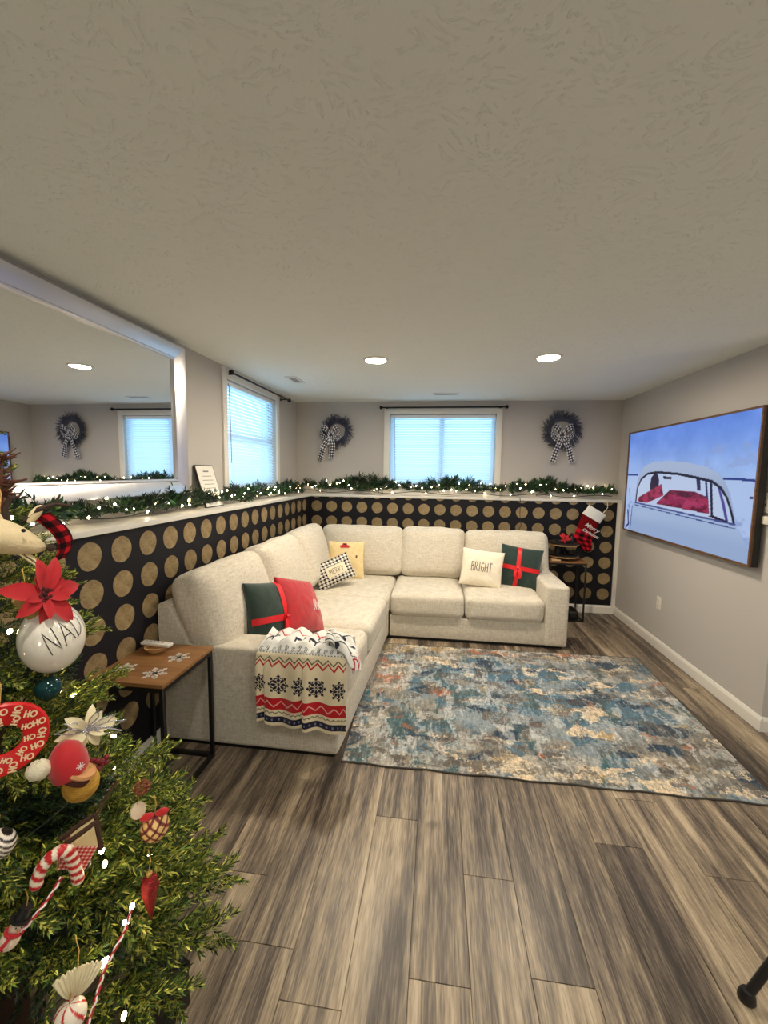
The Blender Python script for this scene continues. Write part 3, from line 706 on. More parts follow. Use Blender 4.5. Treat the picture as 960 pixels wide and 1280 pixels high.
def pillow(name, label, M, w, h, T, colour, m, group=None, n=64, lettr=None, extra=None):
    t = thing(name, label, 'pillow', M.to_translation(), group=group); t.rotation_euler = M.to_euler()
    p = Pillow(w, h, T)
    g = np.sin(np.linspace(-PI / 2, PI / 2, n)); U, V = np.meshgrid(g, g)
    U2 = np.concatenate([U, U[:, ::-1]], 1); V2 = np.concatenate([V, V], 1)
    P = np.concatenate([p.surf(U, V, -1), p.surf(U[:, ::-1], V, 1)], 1)
    wr = (fbm(U2 * 3 + 9, V2 * 3 + 5, 91, 3) - .5) * .012; P[..., 1] += wr * (1 - np.abs(U2) ** 4) * (1 - np.abs(V2) ** 4)
    C = colour(U, V); C2 = np.concatenate([C, C[:, ::-1]], 1)
    grid_mesh('cover', P, C2, m, t)
    def S(u, v, off=.003):
        q = p.surf(np.float64(u), np.float64(v), -1, off); ww = (fbm(u * 3 + 9, v * 3 + 5, 91, 3) - .5) * .012 * (1 - abs(u) ** 4) * (1 - abs(v) ** 4)
        return Vector((float(q[0]), float(q[1]) + float(ww), float(q[2])))
    if extra: extra(t, S)
    return t
def flat_col(c, var=.12, s=8): return lambda U, V: np.asarray(c, float) * (1 + (fbm(U * s + 20, V * s + 20, 3) - .5) * var)[..., None]
def R(x, y, z, loc): return Matrix.Translation(loc) @ Matrix.Rotation(z, 4, 'Z') @ Matrix.Rotation(x, 4, 'X') @ Matrix.Rotation(y, 4, 'Y')
def ribbon_cross(u0, v0, w=.1, bow=True):
    def f(t, S):
        for vert in (True, False):
            mb = MB(); pts = []; ws = []
            for k in range(25):
                q = -.985 + 1.97 * k / 24
                a, b = ((u0 - w, q), (u0 + w, q)) if vert else ((q, v0 - w), (q, v0 + w))
                A, B = S(*a, .004 + (0 if vert else .002)), S(*b, .004 + (0 if vert else .002)); pts.append((A + B) / 2); ws.append(B - A)
            mb.strip(pts, ws).build('ribbon', M_ribbon, t)
        if bow:
            c = S(u0, v0, .012); mb = MB()
            mb.tube([c + Vector((-.012, 0, 0)), c + Vector((.012, 0, 0))], [.016, .016], 8)
            mb.strip([c + Vector((.005, -.004, 0)), c + Vector((.03, -.018, -.05)), c + Vector((.02, -.012, -.10))], Vector((.035, 0, .008)))
            mb.strip([c + Vector((-.005, -.004, 0)), c + Vector((-.02, -.014, -.04)), c + Vector((-.015, -.012, -.085))], Vector((.03, 0, -.008)))
            mb.build('bow', M_ribbon, t)
    return f
pillow('throw_pillow', 'dark green velvet pillow wrapped with red ribbon leaning by the right arm', R(-.20, .13, -.10, (.825, 4.135, .628)), .40, .42, .16, flat_col((16, 46, 40), .3), M_velvet, 'ribbon gift pillows', extra=ribbon_cross(-.12, -.02))
def f_bright(t, S): lettering('BRIGHT', lambda x, y: (S(-.52 + 1.0 * x, -.20 + .50 * y, .003), Vector((0, -1, 0))), .006).build('lettering', M_ink, t, 0)
pillow('throw_pillow', 'cream pillow lettered BRIGHT on the short run of the sofa', R(-.28, .10, -.06, (.450, 4.03, .632)), .40, .36, .15, flat_col((238, 228, 208), .08), M_attr_cloth, extra=f_bright)
def hound(U, V):
    C = np.zeros(U.shape + (3,)); C[:] = (232, 226, 216); k = 8
    a = np.floor((U * 1.3 + 5) * k) % 2; b = np.floor((V + 5) * k) % 2
    s = (a + b); C = mixc(C, (26, 26, 36), s == 2); dg = ((U * 1.3 + V) * k * 2) % 2 < 1; C = mixc(C, (26, 26, 36), (s == 1) & dg)
    return C
def f_merry(t, S):
    mb = MB(); n = 12
    vs = [S(-.42 + 1.06 * i / n, -.36 + .80 * j / n, .0035) for j in range(n + 1) for i in range(n + 1)]
    mb.add(vs, [(j * (n + 1) + i, j * (n + 1) + i + 1, (j + 1) * (n + 1) + i + 1, (j + 1) * (n + 1) + i) for j in range(n) for i in range(n)])
    mb.build('label_patch', M_cream, t)
    lettering('MERRY', lambda x, y: (S(-.28 + .78 * x, -.16 + .40 * y, .006), Vector((0, -1, 0))), .005).build('lettering', mat('grey stitching', rgb(130, 120, 104), .8), t, 0)
pillow('throw_pillow', 'black and white checked lumbar pillow with a cream MERRY patch', R(-.30, -.36, .42, (-.955, 3.745, .605)), .38, .25, .13, hound, M_attr_cloth, n=150, extra=f_merry)
def truckcol(U, V):
    C = flat_col((232, 210, 160), .1)(U, V); return C
def f_truck(t, S):
    def pt(poly, m, off, nm='applique'):
        vs = [S(a, b, off) for a, b in poly]; MB().add(vs, [tuple(range(len(vs)))]).build(nm, m, t, 0)
    pt([(-.32, .66), (.18, .66), (.20, .78), (.06, .82), (.02, .92), (-.18, .92), (-.22, .80), (-.32, .80)], M_red, .006, 'truck_applique')
    pt([(-.15, .82), (.0, .82), (-.02, .89), (-.14, .89)], M_black, .008)
    pt([(.56, .10), (.66, .14), (.64, .26), (.56, .24)], mat('brown button', rgb(90, 60, 44), .6), .006, 'button')
pillow('throw_pillow', 'tan pillow with a small red applique in the sofa corner', R(-.24, .0, .12, (-.915, 4.12, .640)), .38, .39, .14, truckcol, M_attr_cloth, extra=f_truck)
pillow('throw_pillow', 'dark green velvet pillow wrapped with red ribbon on the long arm of the sofa', R(-.34, .16, 1.16, (-1.02, 2.44, .650)), .40, .40, .19, flat_col((24, 50, 42), .4), M_velvet, 'ribbon gift pillows', extra=ribbon_cross(.12, -.22))
def f_red(t, S):
    mb = MB()
    for pts in ([(.25, -.35), (.32, .1), (.38, -.3), (.46, .1), (.5, -.3)], [(.55, -.3), (.6, 0), (.66, -.25), (.72, .02)]):
        mb.strip([S(a, b, .004) for a, b in pts], Vector((.006, 0, .002)))
    mb.build('script_stitching', M_inkw, t, 0)
pillow('throw_pillow', 'plain red pillow with faint white script behind the knit throw', R(-.52, .36, 1.42, (-.90, 2.62, .645)), .40, .38, .15, flat_col((176, 4, 26), .2), M_redvel, extra=f_red)

# ------------------------------------------------------------------ throw blanket over the near arm
def snowflake(dx, dy, r):
    q = np.hypot(dx, dy) / r; a = np.arctan2(dy, dx); s = np.zeros(dx.shape, bool)
    k = (a / (PI / 4) + 100) % 1; da = np.abs(k - .5) * 0 + (a - np.round(a / (PI / 4)) * (PI / 4))
    along = q * np.cos(da); across = np.abs(q * np.sin(da))
    s |= (across < .16 * np.clip(1 - np.abs(along - .42) / .30, 0, 1)) & (along < .74)
    s |= (np.abs(along - .80) + across) < .17
    s |= (np.abs(along - .62) + np.abs(across - .17)) < .10
    s |= (across < .03) & (along < .95)
    return s & (q < 1.02)
def blanket_col(X, S, top):
    """X metres across, S metres down from the arm's edge (negative on top)"""
    C = np.zeros(X.shape + (3,)); C[:] = (238, 224, 192)
    nv, gr, rd, wh = (24, 26, 52), (92, 92, 70), (196, 26, 36), (232, 226, 214)
    zig = lambda s0, p, a: np.abs(S - s0 - a * (np.abs(((X / p) % 1) - .5) * 4 - 1))
    C = mixc(C, gr, zig(.047, .062, .012) < .004); C = mixc(C, rd, zig(.068, .062, .015) < .0055)
    for k in range(6):
        C = mixc(C, nv, snowflake(X + .008 - .0425 - k * .122, S - .178, .056))
    C = mixc(C, rd, np.abs(S - .285) < .031); C = mixc(C, (240, 180, 170), zig(.285, .066, .014) < .0035)
    C = mixc(C, gr, zig(.333, .028, .0045) < .0028)
    C = mixc(C, nv, np.abs(S - .371) < .016); C = mixc(C, (120, 124, 160), (np.abs(S - .371) < .006) & ((X / .03) % 1 < .3))
    t = S < .02
    C = mixc(C, (236, 236, 232), S < .015)
    C = mixc(C, (54, 58, 80), (np.abs(S + .004) < .012) & ((((X / .042) % 1 - .5) ** 2 + ((S + .004) / .03) ** 2) < .09) & (((X * 190).astype(int) + (S * 260).astype(int)) % 2 == 0))
    C = mixc(C, (90, 96, 90), (np.abs(S - .012) < .0025) & ((X / .02) % 1 < .5))
    # reindeer silhouettes on the navy-on-white top band
    for k in range(7):
        cx = .05 + k * .095; dx, ds = X - cx, S + .075
        deer = ((dx / .026) ** 2 + (ds / .011) ** 2 < 1) | ((np.abs(np.abs(dx) - .018) < .0045) & (ds > 0) & (ds < .034)) | ((np.abs(dx - .024 - (-ds) * .25) < .005) & (ds < 0) & (ds > -.03)) | (((dx - .036) / .011) ** 2 + ((ds + .03) / .006) ** 2 < 1) | ((np.abs(dx - .03 + (ds + .05) * .5) < .003) & (ds < -.03) & (ds > -.055))
        C = mixc(C, nv, deer)
    C = mixc(C, rd, zig(-.135, .06, .012) < .005)
    return C
def blanket():
    t = thing('throw_blanket', 'cream fleece throw with navy snowflakes and red zigzags over the sofa arm', 'blanket', (-.69, 2.03, .59))
    O = np.array([-.69, 2.03, .59])
    m = mat('printed fleece', rgb(238, 224, 192), .95, spec=.05, attr=True, sheen=.4, bump=((500, 500, 500), .3, .003))
    nu, nv = 230, 300
    q = np.linspace(0, 1, nu); L0, L1 = -.30, .405
    s = np.linspace(L0, L1, nv); Q, Sg = np.meshgrid(q, s)
    X = -.925 + Q * .485
    # profile: up from the seat, across the arm's top, over its edge and down the outside
    zt = .612
    Y = np.where(Sg < 0, 2.022 - Sg * .95, 2.022 - .010 - .014 * sstep(0, .03, Sg)); Z = np.where(Sg < 0, zt, zt - Sg)
    rd = .03; c = np.clip((Sg + rd) / (2 * rd), 0, 1)
    Z = Z - np.where((Sg > -rd) & (Sg < rd), .012 * (1 - np.abs(Sg) / rd), 0)
    Z -= .13 * sstep(-.19, -.30, Sg)
    # puffy folds on top
    top = sstep(.03, -.05, Sg)
    Z += top * (.022 * np.sin(Q * 15 + Sg * 9 + .5) ** 2 + .018 * sstep(.2, .8, fbm(Q * 6, Sg * 10 + 5, 4, 3)) + .02 * sstep(.25, 0, np.abs(Q - .35)))
    # hanging pleats
    hang = sstep(0, .12, Sg)
    ple = .012 * np.sin(Q * 13.5 + .8 + Sg * 2) + .006 * np.sin(Q * 31 + Sg * 5)
    fold = .016 * (sstep(.12, .14, Q) - sstep(.20, .30, Q)) + .020 * (sstep(.535, .55, Q) - sstep(.58, .72, Q))
    Y -= hang * (.018 + ple * .8 + fold * (0.4 + Sg * 2.2))
    X = X + hang * (.012 * np.sin(Q * 13.5 + 2.2) + .008 * np.sin(Sg * 14) * (Q - .5)) + (.02 * Sg) * (Q - .5) + .014 * sstep(.1, .4, Sg) * (Q > .5) * (Q - .5)
    hem = .020 * sstep(.3, .0, Q) - .012 * sstep(.52, .58, Q) - .0 * Q
    Z += hang * hem * (Sg / .4) + hang * .006 * np.sin(Q * 13.5)
    C = blanket_col(Q * .58, Sg, top)
    P = np.stack([X, Y, Z], -1) - O
    o = grid_mesh('fleece', P, C, m, t); md = o.modifiers.new('thickness', 'SOLIDIFY'); md.thickness = .008; md.offset = 0
    # bunched corner falling over the open side of the arm
    nu, nv = 90, 90; Q, T = np.meshgrid(np.linspace(0, 1, nu), np.linspace(0, 1, nv))
    ang = T * 1.55; r0 = .055
    X = -.56 + T * .0 + np.where(T < .5, T * 2 * .10, .10 + .05 * np.sin((T - .5) * PI)); Z = .652 + .012 * np.sin(Q * 9) - np.where(T < .5, .06 * (T * 2) ** 2 * .6, .036 + (T - .5) * 2 * .105)
    Y = 2.03 + Q * .13 - T * .045 + .015 * np.sin(T * 8 + Q * 4)
    Z += .022 * np.sin(Q * PI) * (1 - T * .3) + .01 * np.sin(T * 15 + Q * 8); X += .03 * np.sin(Q * PI) * T
    C = blanket_col(Q * .3 + .02, -.04 - T * .11, 1)
    o = grid_mesh('bunched_corner', np.stack([X, Y, Z], -1) - O, C, m, t); md = o.modifiers.new('thickness', 'SOLIDIFY'); md.thickness = .014
blanket()
# ------------------------------------------------------------------ side tables
def side_table(label, cx, cy, w, d, h, bar=.02, mid=False):
    t = thing('side_table', label, 'table', (cx, cy, 0))
    MB().rbox(-w, w, -d, d, h - .018, h, .003).build('table_top', M_wood, t)
    b = bar / 2
    for sx in (-1, 1):
        for sy in (-1, 1):
            x, y = sx * (w - b - .004), sy * (d - b - .004); MB().rbox(x - b, x + b, y - b, y + b, 0, h - .018, .002, 1).build('leg', M_black, t)
    for z in (h - .018 - b * 1.2, b):
        for s in (-1, 1):
            y = s * (d - b - .004); MB().box(-w + bar + .004, w - bar - .004, y - b, y + b, z - b, z + b).build('rail', M_black, t, 0)
            x = s * (w - b - .004); MB().box(x - b, x + b, -d + bar + .004, d - bar - .004, z - b, z + b).build('rail', M_black, t, 0)
    return t
tl = side_table('wood topped black metal side table with snowflake decals at the sofa end', -1.343, 1.777, .185, .205, .615)
def snow_decal(x, y, r, rot):
    mb = MB(); z = .6157
    for k in range(6):
        a = rot + k * PI / 3; c, s = math.cos(a), math.sin(a)
        def seg(p, q, w):
            P = [Vector((c * u[0] - s * u[1], s * u[0] + c * u[1], 0)) for u in (p, q)]; d = (P[1] - P[0]).normalized(); n = Vector((-d.y, d.x, 0)) * w
            mb.add([P[0] - n, P[1] - n, P[1] + n, P[0] + n], [(0, 1, 2, 3)])
        seg((0, 0), (r, 0), r * .075)
        for f in (.4, .66):
            for sg in (-1, 1): seg((r * f, 0), (r * (f + .2), sg * r * .26 * (1.25 - f)), r * .07)
        seg((r * .16, -r * .14), (r * .16, r * .14), r * .05)
    mb.build('snowflake_decal', M_white, tl, 0).location = (x + 1.343 - 1.343 + 0, y, z)
for wx, wy, r in ((-1.257, 1.835, .056), (-1.265, 1.668, .058), (-1.435, 1.690, .054)): snow_decal(wx + 1.343, wy - 1.777, r, .3 + wx)
def dish():
    t = thing('wooden_dish', 'small round wooden dish under a white remote on the snowflake table', 'dish', (-1.415, 1.888, .615))
    MB().lathe([(.03, 0), (.045, .004), (.055, .020), (.058, .028), (.052, .028), (.046, .016), (.01, .010)], 24).build('bowl', mat('turned maple', rgb(196, 150, 100), .5), t)
    t2 = thing('remote_control', 'white remote lying across the wooden dish by the sofa', 'remote', (-1.415, 1.888, .644), -.1)
    MB().rbox(-.085, .085, -.019, .019, 0, .016, .006, 3).build('remote_body', M_white, t2)
    mb = MB()
    for k in range(5): mb.lathe([(.006, 0), (.006, .0015), (.0005, .0018)], 10, (-.06 + k * .024, 0, .0155))
    mb.build('button', mat('grey buttons', rgb(170, 168, 166), .5), t2)
dish()
side_table('wood topped black metal side table in the corner under the stocking', 1.385, 4.595, .19, .14, .645, .016)
def tray():
    t = thing('tiered_tray', 'two tier round wood and black metal tray on the corner table', 'tray', (1.365, 4.60, .645))
    M_slab = mat('pale wood slab', rgb(206, 160, 104), .5, noise=((20, 90, 20), .5, rgb(160, 116, 70)))
    for nm, z, r in (('lower_tier', .03, .155), ('upper_tier', .155, .150)):
        MB().lathe([(.002, z), (r, z), (r + .004, z + .004), (r + .004, z + .016), (r - .002, z + .018), (.002, z + .018)], 32).build(nm, M_slab, t)
        MB().lathe([(r + .0045, z + .016), (r + .009, z + .016), (r + .009, z + .030), (r + .0045, z + .030)], 32).build('rim', M_black, t)
    MB().lathe([(.012, .048), (.009, .06), (.009, .14), (.012, .155)], 14).lathe([(.006, .17), (.006, .30), (.014, .305), (.016, .315), (.008, .325)], 14).build('post', M_black, t)
    for k in range(3):
        a = k * 2.1 + .5; MB().lathe([(.012, 0), (.018, .012), (.012, .03)], 12, (.12 * math.cos(a), .12 * math.sin(a), 0)).build('foot', M_black, t)
    g = thing('dark_canister', 'small black canister on the lower tier of the wood tray', 'canister', (1.30, 4.57, .695))
    MB().lathe([(.034, 0), (.036, .005), (.036, .06), (.032, .07), (.028, .075)], 20).build('body', M_black, g); MB().lathe([(.03, .0755), (.03, .088), (.006, .092)], 20).build('lid', M_black, g)
    g = thing('black_bowl', 'squat black bowl on the right side of the lower tray tier', 'bowl', (1.43, 4.56, .695))
    MB().lathe([(.02, 0), (.046, .02), (.05, .05), (.046, .05), (.04, .02), (.01, .012)], 20).build('body', M_black, g)
    f = thing('poinsettia_ornament', 'red poinsettia on a black base on the upper tray tier', 'ornament', (1.355, 4.56, .822))
    poinsettia(f, Vector((0, -.03, .055)), .062, M_red, mat('dark centre', rgb(60, 14, 14), .8), face=Vector((0, -1, .25)))
    MB().rbox(-.07, .07, -.02, .05, .0, .035, .008).build('black_base', M_black, f)
    b = thing('turned_figure', 'small black turned figure beside the red poinsettia on the tray', 'ornament', (1.45, 4.62, .822))
    MB().lathe([(.028, 0), (.03, .01), (.026, .05), (.012, .075), (.016, .09), (.010, .105)], 16).build('body', M_black, b)
    c = MB().rbox(-.045, .045, -.03, .03, 0, .016, .003); o = c.build('coaster', mat('tan coaster', rgb(220, 186, 140), .6)); o.location = (1.262, 4.492, .645)
    tag(o, 'small tan block on the corner table beside the tiered tray', 'coaster')
def poinsettia(parent, c, R_, m, mc, face=Vector((0, -1, 0)), n=7, seed=1, names=('petal', 'flower_centre')):
    rs = random.Random(seed); face = face.normalized(); q = face.to_track_quat('Z', 'Y').to_matrix().to_4x4(); M = Matrix.Translation(c) @ q
    for ring, (nn, rr, tilt) in enumerate(((n, 1.0, .30), (max(4, n - 2), .62, .75))):
        for k in range(nn):
            a = 2 * PI * (k + .5 * ring) / nn + rs.uniform(-.2, .2); L = R_ * rr * rs.uniform(.8, 1.12); w = L * .21; tl = tilt + rs.uniform(-.3, .45)
            vs = []; fs = []; N = 6
            for i in range(N + 1):
                s = i / N; wd = w * (math.sin(PI * min(1, s * .96 + .04)) ** .8) * (1 if s < 1 else 0) + .0004
                h = L * (tl * s * .8 - .45 * s * s * (1 - ring * .5)); x = L * s
                for j, sg in enumerate((-1, 0, 1)): vs.append((x * math.cos(a) - sg * wd * math.sin(a), x * math.sin(a) + sg * wd * math.cos(a), h + abs(sg) * wd * .35 + .002))
            for i in range(N):
                for j in range(2): b = i * 3 + j; fs.append((b, b + 1, b + 4, b + 3))
            MB().add(vs, fs).xf(M).build(names[0], m, parent, 60)
    mb = MB()
    for k in range(9): a = k * 2.4; r = R_ * .07 * math.sqrt(k); mb.ball((r * math.cos(a), r * math.sin(a), R_ * .1), R_ * .065, 8, 5)
    mb.xf(M).build(names[1], mc, parent)
tray()
def shoe():
    o = MB().rbox(-.05, .06, -.1, .1, 0, .10, .03, 3).build('black_pouch', M_black); o.location = (1.475, 4.60, .0)
    tag(o, 'soft black pouch on the floor under the corner table', 'bag')
shoe()
def stocking():
    t = thing('christmas_stocking', 'red buffalo plaid stocking with white cuff hanging from the ledge corner', 'stocking', (1.70, 4.735, 1.07))
    O = Vector((1.70, 4.735, 1.07))
    secs = [((1.586, 1.128), (1.766, 1.028)), ((1.574, 1.09), (1.752, 1.0)), ((1.56, 1.05), (1.738, .965)), ((1.548, 1.01), (1.726, .93)), ((1.537, .97), (1.715, .895)), ((1.525, .93), (1.706, .865)), ((1.512, .895), (1.70, .84)),
            ((1.508, .865), (1.698, .82)), ((1.53, .835), (1.70, .80)), ((1.565, .80), (1.705, .775)), ((1.59, .765), (1.706, .75)), ((1.61, .735), (1.70, .725)), ((1.635, .712), (1.68, .708)), ((1.655, .704), (1.66, .704))]
    def loopmesh(secs, th, nm, m, colf, sub=6):
        S = []
        for a, b in zip(secs[:-1], secs[1:]):
            for k in range(sub): u = k / sub; S.append(((a[0][0] + (b[0][0] - a[0][0]) * u, a[0][1] + (b[0][1] - a[0][1]) * u), (a[1][0] + (b[1][0] - a[1][0]) * u, a[1][1] + (b[1][1] - a[1][1]) * u)))
        S.append(secs[-1]); n = 49; P = np.zeros((len(S), n, 3)); Cc = np.zeros_like(P)
        for i, (l, r) in enumerate(S):
            wd = math.hypot(r[0] - l[0], r[1] - l[1])
            for k in range(n):
                q = 2 * PI * k / (n - 1); f = .5 - .5 * math.cos(q); P[i, k] = (l[0] + (r[0] - l[0]) * f - O.x, -math.sin(q) * min(th, wd * .3) , l[1] + (r[1] - l[1]) * f - O.z)
                Cc[i, k] = colf(i / (len(S) - 1), f)
        return grid_mesh(nm, P, Cc, m, t)
    def plaid(s, f):
        if s < .27: return (112, 14, 20)
        a = int(math.floor(s * 13)) % 2; b = int(math.floor(f * 4.5)) % 2
        return ((22, 12, 14), (112, 12, 24), (190, 24, 40))[2 - a - b] if (a + b) else (196, 26, 40)
    loopmesh(secs, .026, 'sock', M_attr_cloth, plaid)
    loopmesh([((1.647, 1.224), (1.833, 1.112)), ((1.62, 1.18), (1.80, 1.07)), ((1.580, 1.132), (1.772, 1.022))], .034, 'cuff', mat('white plush', rgb(240, 238, 230), .95, attr=True, bump=((150, 150, 150), .4, .006)), lambda s, f: (238, 236, 228))
    MB().tube([Vector((1.80, 4.735, 1.14)) - O, Vector((1.845, 4.745, 1.20)) - O, Vector((1.85, 4.775, 1.262)) - O, Vector((1.838, 4.782, 1.283)) - O], .003, 6).build('hanging_loop', M_cream, t)
    for k, (tx, sz, px, pz) in enumerate((('Merry', .066, 1.600, 1.00), ('Christmas', .047, 1.578, .950))):
        cu = bpy.data.curves.new('script', 'FONT'); cu.body = tx; cu.size = sz; cu.shear = .35; cu.offset = .0004; cu.extrude = .0006
        tmp = bpy.data.objects.new('script', cu); COL.objects.link(tmp); bpy.context.view_layer.update()
        me = bpy.data.meshes.new_from_object(tmp.evaluated_get(bpy.context.evaluated_depsgraph_get())); bpy.data.objects.remove(tmp)
        o = link('lettering', me, t); me.materials.clear(); me.materials.append(M_inkw)
        o.location = Vector((px, 4.735 - .0285, pz)) - O; o.rotation_euler = (PI / 2, .50, 0)
stocking()
def cord():
    o = MB().tube([(.925, YB - .024, ZL + .005), (.93, YB - .027, ZL - .03), (.936, YB - .006, 1.10), (.945, YB - .005, 1.03), (.955, YB - .005, .97), (.935, YB - .005, .93), (.962, YB - .005, .90), (.96, YB - .01, .82)], .0035, 6).build('power_cord', M_wire)
    tag(o, 'thin dark cord of the garland lights running down the dotted back wall', 'cord')
cord()

# ------------------------------------------------------------------ evergreen sprays
def spray_mesh(name, L, twigs, per, nl, nw, cols, seed, spread=.55, tw_len=.42, flat=.5):
    rs = np.random.RandomState(seed); V = []; F = []; C = []
    def needle(p, d, w, l, c):
        n = len(V); V.extend([p, p + d * l * .45 + w, p + d * l, p + d * l * .45 - w]); F.append((n, n + 1, n + 2, n + 3)); C.extend([c] * 4)
    def axis(p, d, ln, cnt, fat):
        d = d / np.linalg.norm(d); a = np.cross(d, (.13, .31, .94)); a /= np.linalg.norm(a); b = np.cross(d, a)
        bend = rs.randn(3) * .18
        for k in range(cnt):
            s = k / cnt; q = k * 2.4 + rs.rand() * .6; pos = p + d * ln * s + bend * ln * s * s * .4
            out = a * math.cos(q) + b * math.sin(q); nd = d * (.86 - .1 * rs.rand()) + out * (.40 + .25 * rs.rand()); nd /= np.linalg.norm(nd)
            wv = np.cross(nd, out + rs.randn(3) * .5); wv /= (np.linalg.norm(wv) + 1e-9)
            t = rs.rand(); base = cols[rs.randint(len(cols))]; c = np.array(base) * (.75 + .5 * t)
            needle(pos, nd, wv * nw, nl * (.75 + .5 * rs.rand()) * fat, c)
        return p + d * ln + bend * ln * .4
    axis(np.zeros(3), np.array([1., 0, .02]), L, per * 2, 1.1)
    for k in range(twigs):
        s = .12 + .82 * k / twigs; sg = 1 if k % 2 else -1
        d = np.array([math.cos(spread + .2 * rs.rand()), sg * math.sin(spread + .2 * rs.rand()), (rs.rand() - .4) * flat])
        axis(np.array([L * s, 0, 0]), d, L * tw_len * (1.15 - .6 * s), per, 1)
    me = bpy.data.meshes.new(name); me.from_pydata([tuple(v) for v in V], [], F); me.update()
    a = me.color_attributes.new('Col', 'FLOAT_COLOR', 'POINT'); c = np.ones((len(V), 4), np.float32); c[:, :3] = srgb_arr(np.clip(np.array(C), 0, 255)); a.data.foreach_set('color', c.ravel())
    return me
M_needle = mat('evergreen needles', rgb(70, 96, 44), .5, spec=.4, attr=True, trans=0)
GREENS = [(84, 108, 42), (50, 76, 36), (156, 162, 62), (30, 48, 26), (206, 204, 100), (112, 132, 54)]  # palest yellow-greens put lamp-lit highlights into the needle colour
DARKG = [(24, 46, 28), (36, 60, 30), (18, 36, 26), (56, 78, 36), (30, 52, 44)]
GSP = [spray_mesh('sprig', .14, 9, 13, .036, .0036, DARKG, 100 + k, .7, .5, .9) for k in range(5)]
GSP2 = [spray_mesh('sprig', .13, 7, 8, .034, .0085, [(44, 84, 40), (62, 100, 46), (30, 60, 34), (40, 70, 60)], 120 + k, .8, .5, .9) for k in range(2)]
for m_ in GSP + GSP2: m_.materials.append(M_needle)
BULB_ME = MB().ball((0, 0, 0), (.0052, .0052, .0075), 8, 6).mesh('bulb', M_gold)
def place(name, me, parent, loc, rot, sc=1):
    o = link(name, me, parent); o.location = loc; o.rotation_euler = rot; o.scale = (sc, sc, sc); return o
def garland(label, p0, p1, n, nb, seed, zoff=0.0, size=1.0, rise=.8):
    rs = random.Random(seed); a, b = Vector(p0), Vector(p1); d = (b - a); L = d.length; d.normalize()
    t = thing('evergreen_garland', label, 'garland', a)
    side = Vector((-d.y, d.x, 0)); yaw = math.atan2(d.y, d.x)
    path = []
    for k in range(60):
        s = k / 59 * L; path.append(d * s + side * (.018 * math.sin(s * 7 + seed)) + Vector((0, 0, .034 + .014 * math.sin(s * 9.3 + seed))))
    MB().tube(path, .004, 5).build('stem_wire', M_wire, t)
    for k in range(n):
        s = (k + .5) / n * L; s += rs.uniform(-.02, .02)
        th = rs.choice((0, PI)) + rs.uniform(-.75, .75)
        me = rs.choice(GSP if rs.random() < .72 else GSP2)
        dense = .78 + .26 * math.sin(s * 6.1 + seed * 2) + rs.uniform(-.1, .12)
        sc = size * dense
        off = min(.07, .095 * abs(math.sin(th)) * sc + .0)
        o = place('sprig', me, t, d * (s - .05 * math.cos(th)) - side * (off * .5 * (1 if math.sin(th) > 0 else -1)) + Vector((0, 0, .03 + .022 * rs.random() + zoff)), (rs.uniform(-.9, .9), -rs.uniform(.05, rise), yaw + th * .8), sc)
    for k in range(nb):
        s = (k + rs.uniform(.1, .9)) / nb * L
        place('bulb', BULB_ME, t, d * s + side * rs.uniform(-.065, .05) + Vector((0, 0, rs.uniform(.03, .115 + zoff * 1.6))), (rs.uniform(-1, 1), rs.uniform(-1, 1), 0), 1.0)
    return t
garland('long lit evergreen garland on the left ledge below the mirror', (XU + .10, 1.05, ZL), (XU + .10, 4.80, ZL), 150, 64, 3, .006, 1.06)
garland('lit evergreen garland on the back ledge under the wreaths', (-1.58, YU - .068, ZL), (1.93, YU - .068, ZL), 165, 62, 8, .034, 1.18, 1.05)

# ------------------------------------------------------------------ wreaths with checked bows
M_twig = mat('dusty charcoal twig', rgb(80, 83, 98), .8)
M_check = mat('gingham ribbon', rgb(230, 230, 230), .7, attr=True)
def gingham(nu, nv, ncx, ncy):
    U, V = np.meshgrid(np.linspace(0, 1, nu), np.linspace(0, 1, nv)); a = np.floor(U * ncx * .9999) % 2; b = np.floor(V * ncy * .9999) % 2
    C = np.zeros((nv, nu, 3)); C[:] = (236, 234, 232); C = mixc(C, (98, 98, 112), (a + b) == 1); C = mixc(C, (16, 16, 26), (a + b) == 2); return C
def ribbon_strip(parent, name, pts, w, wdir, ncx, chk):
    pts = [Vector(p) for p in pts]; n = 70; nu = 30
    def cr(t):
        t *= len(pts) - 1; i = min(int(t), len(pts) - 2); f = t - i; g = lambda k: pts[max(0, min(len(pts) - 1, k))]
        a, b, c, d = g(i - 1), g(i), g(i + 1), g(i + 2); return .5 * ((2 * b) + (c - a) * f + (2 * a - 5 * b + 4 * c - d) * f * f + (3 * b - a - 3 * c + d) * f ** 3)
    P = np.zeros((n, nu, 3)); L = 0; prev = None
    for i in range(n):
        p = cr(i / (n - 1)); L += (p - prev).length if prev else 0; prev = p
        wd = Vector(wdir(i / (n - 1))); 
        for j in range(nu): P[i, j] = p + wd * w * (j / (nu - 1) - .5)
    grid_mesh(name, P, gingham(nu, n, ncx, max(3, round(L / chk))), M_check, parent)
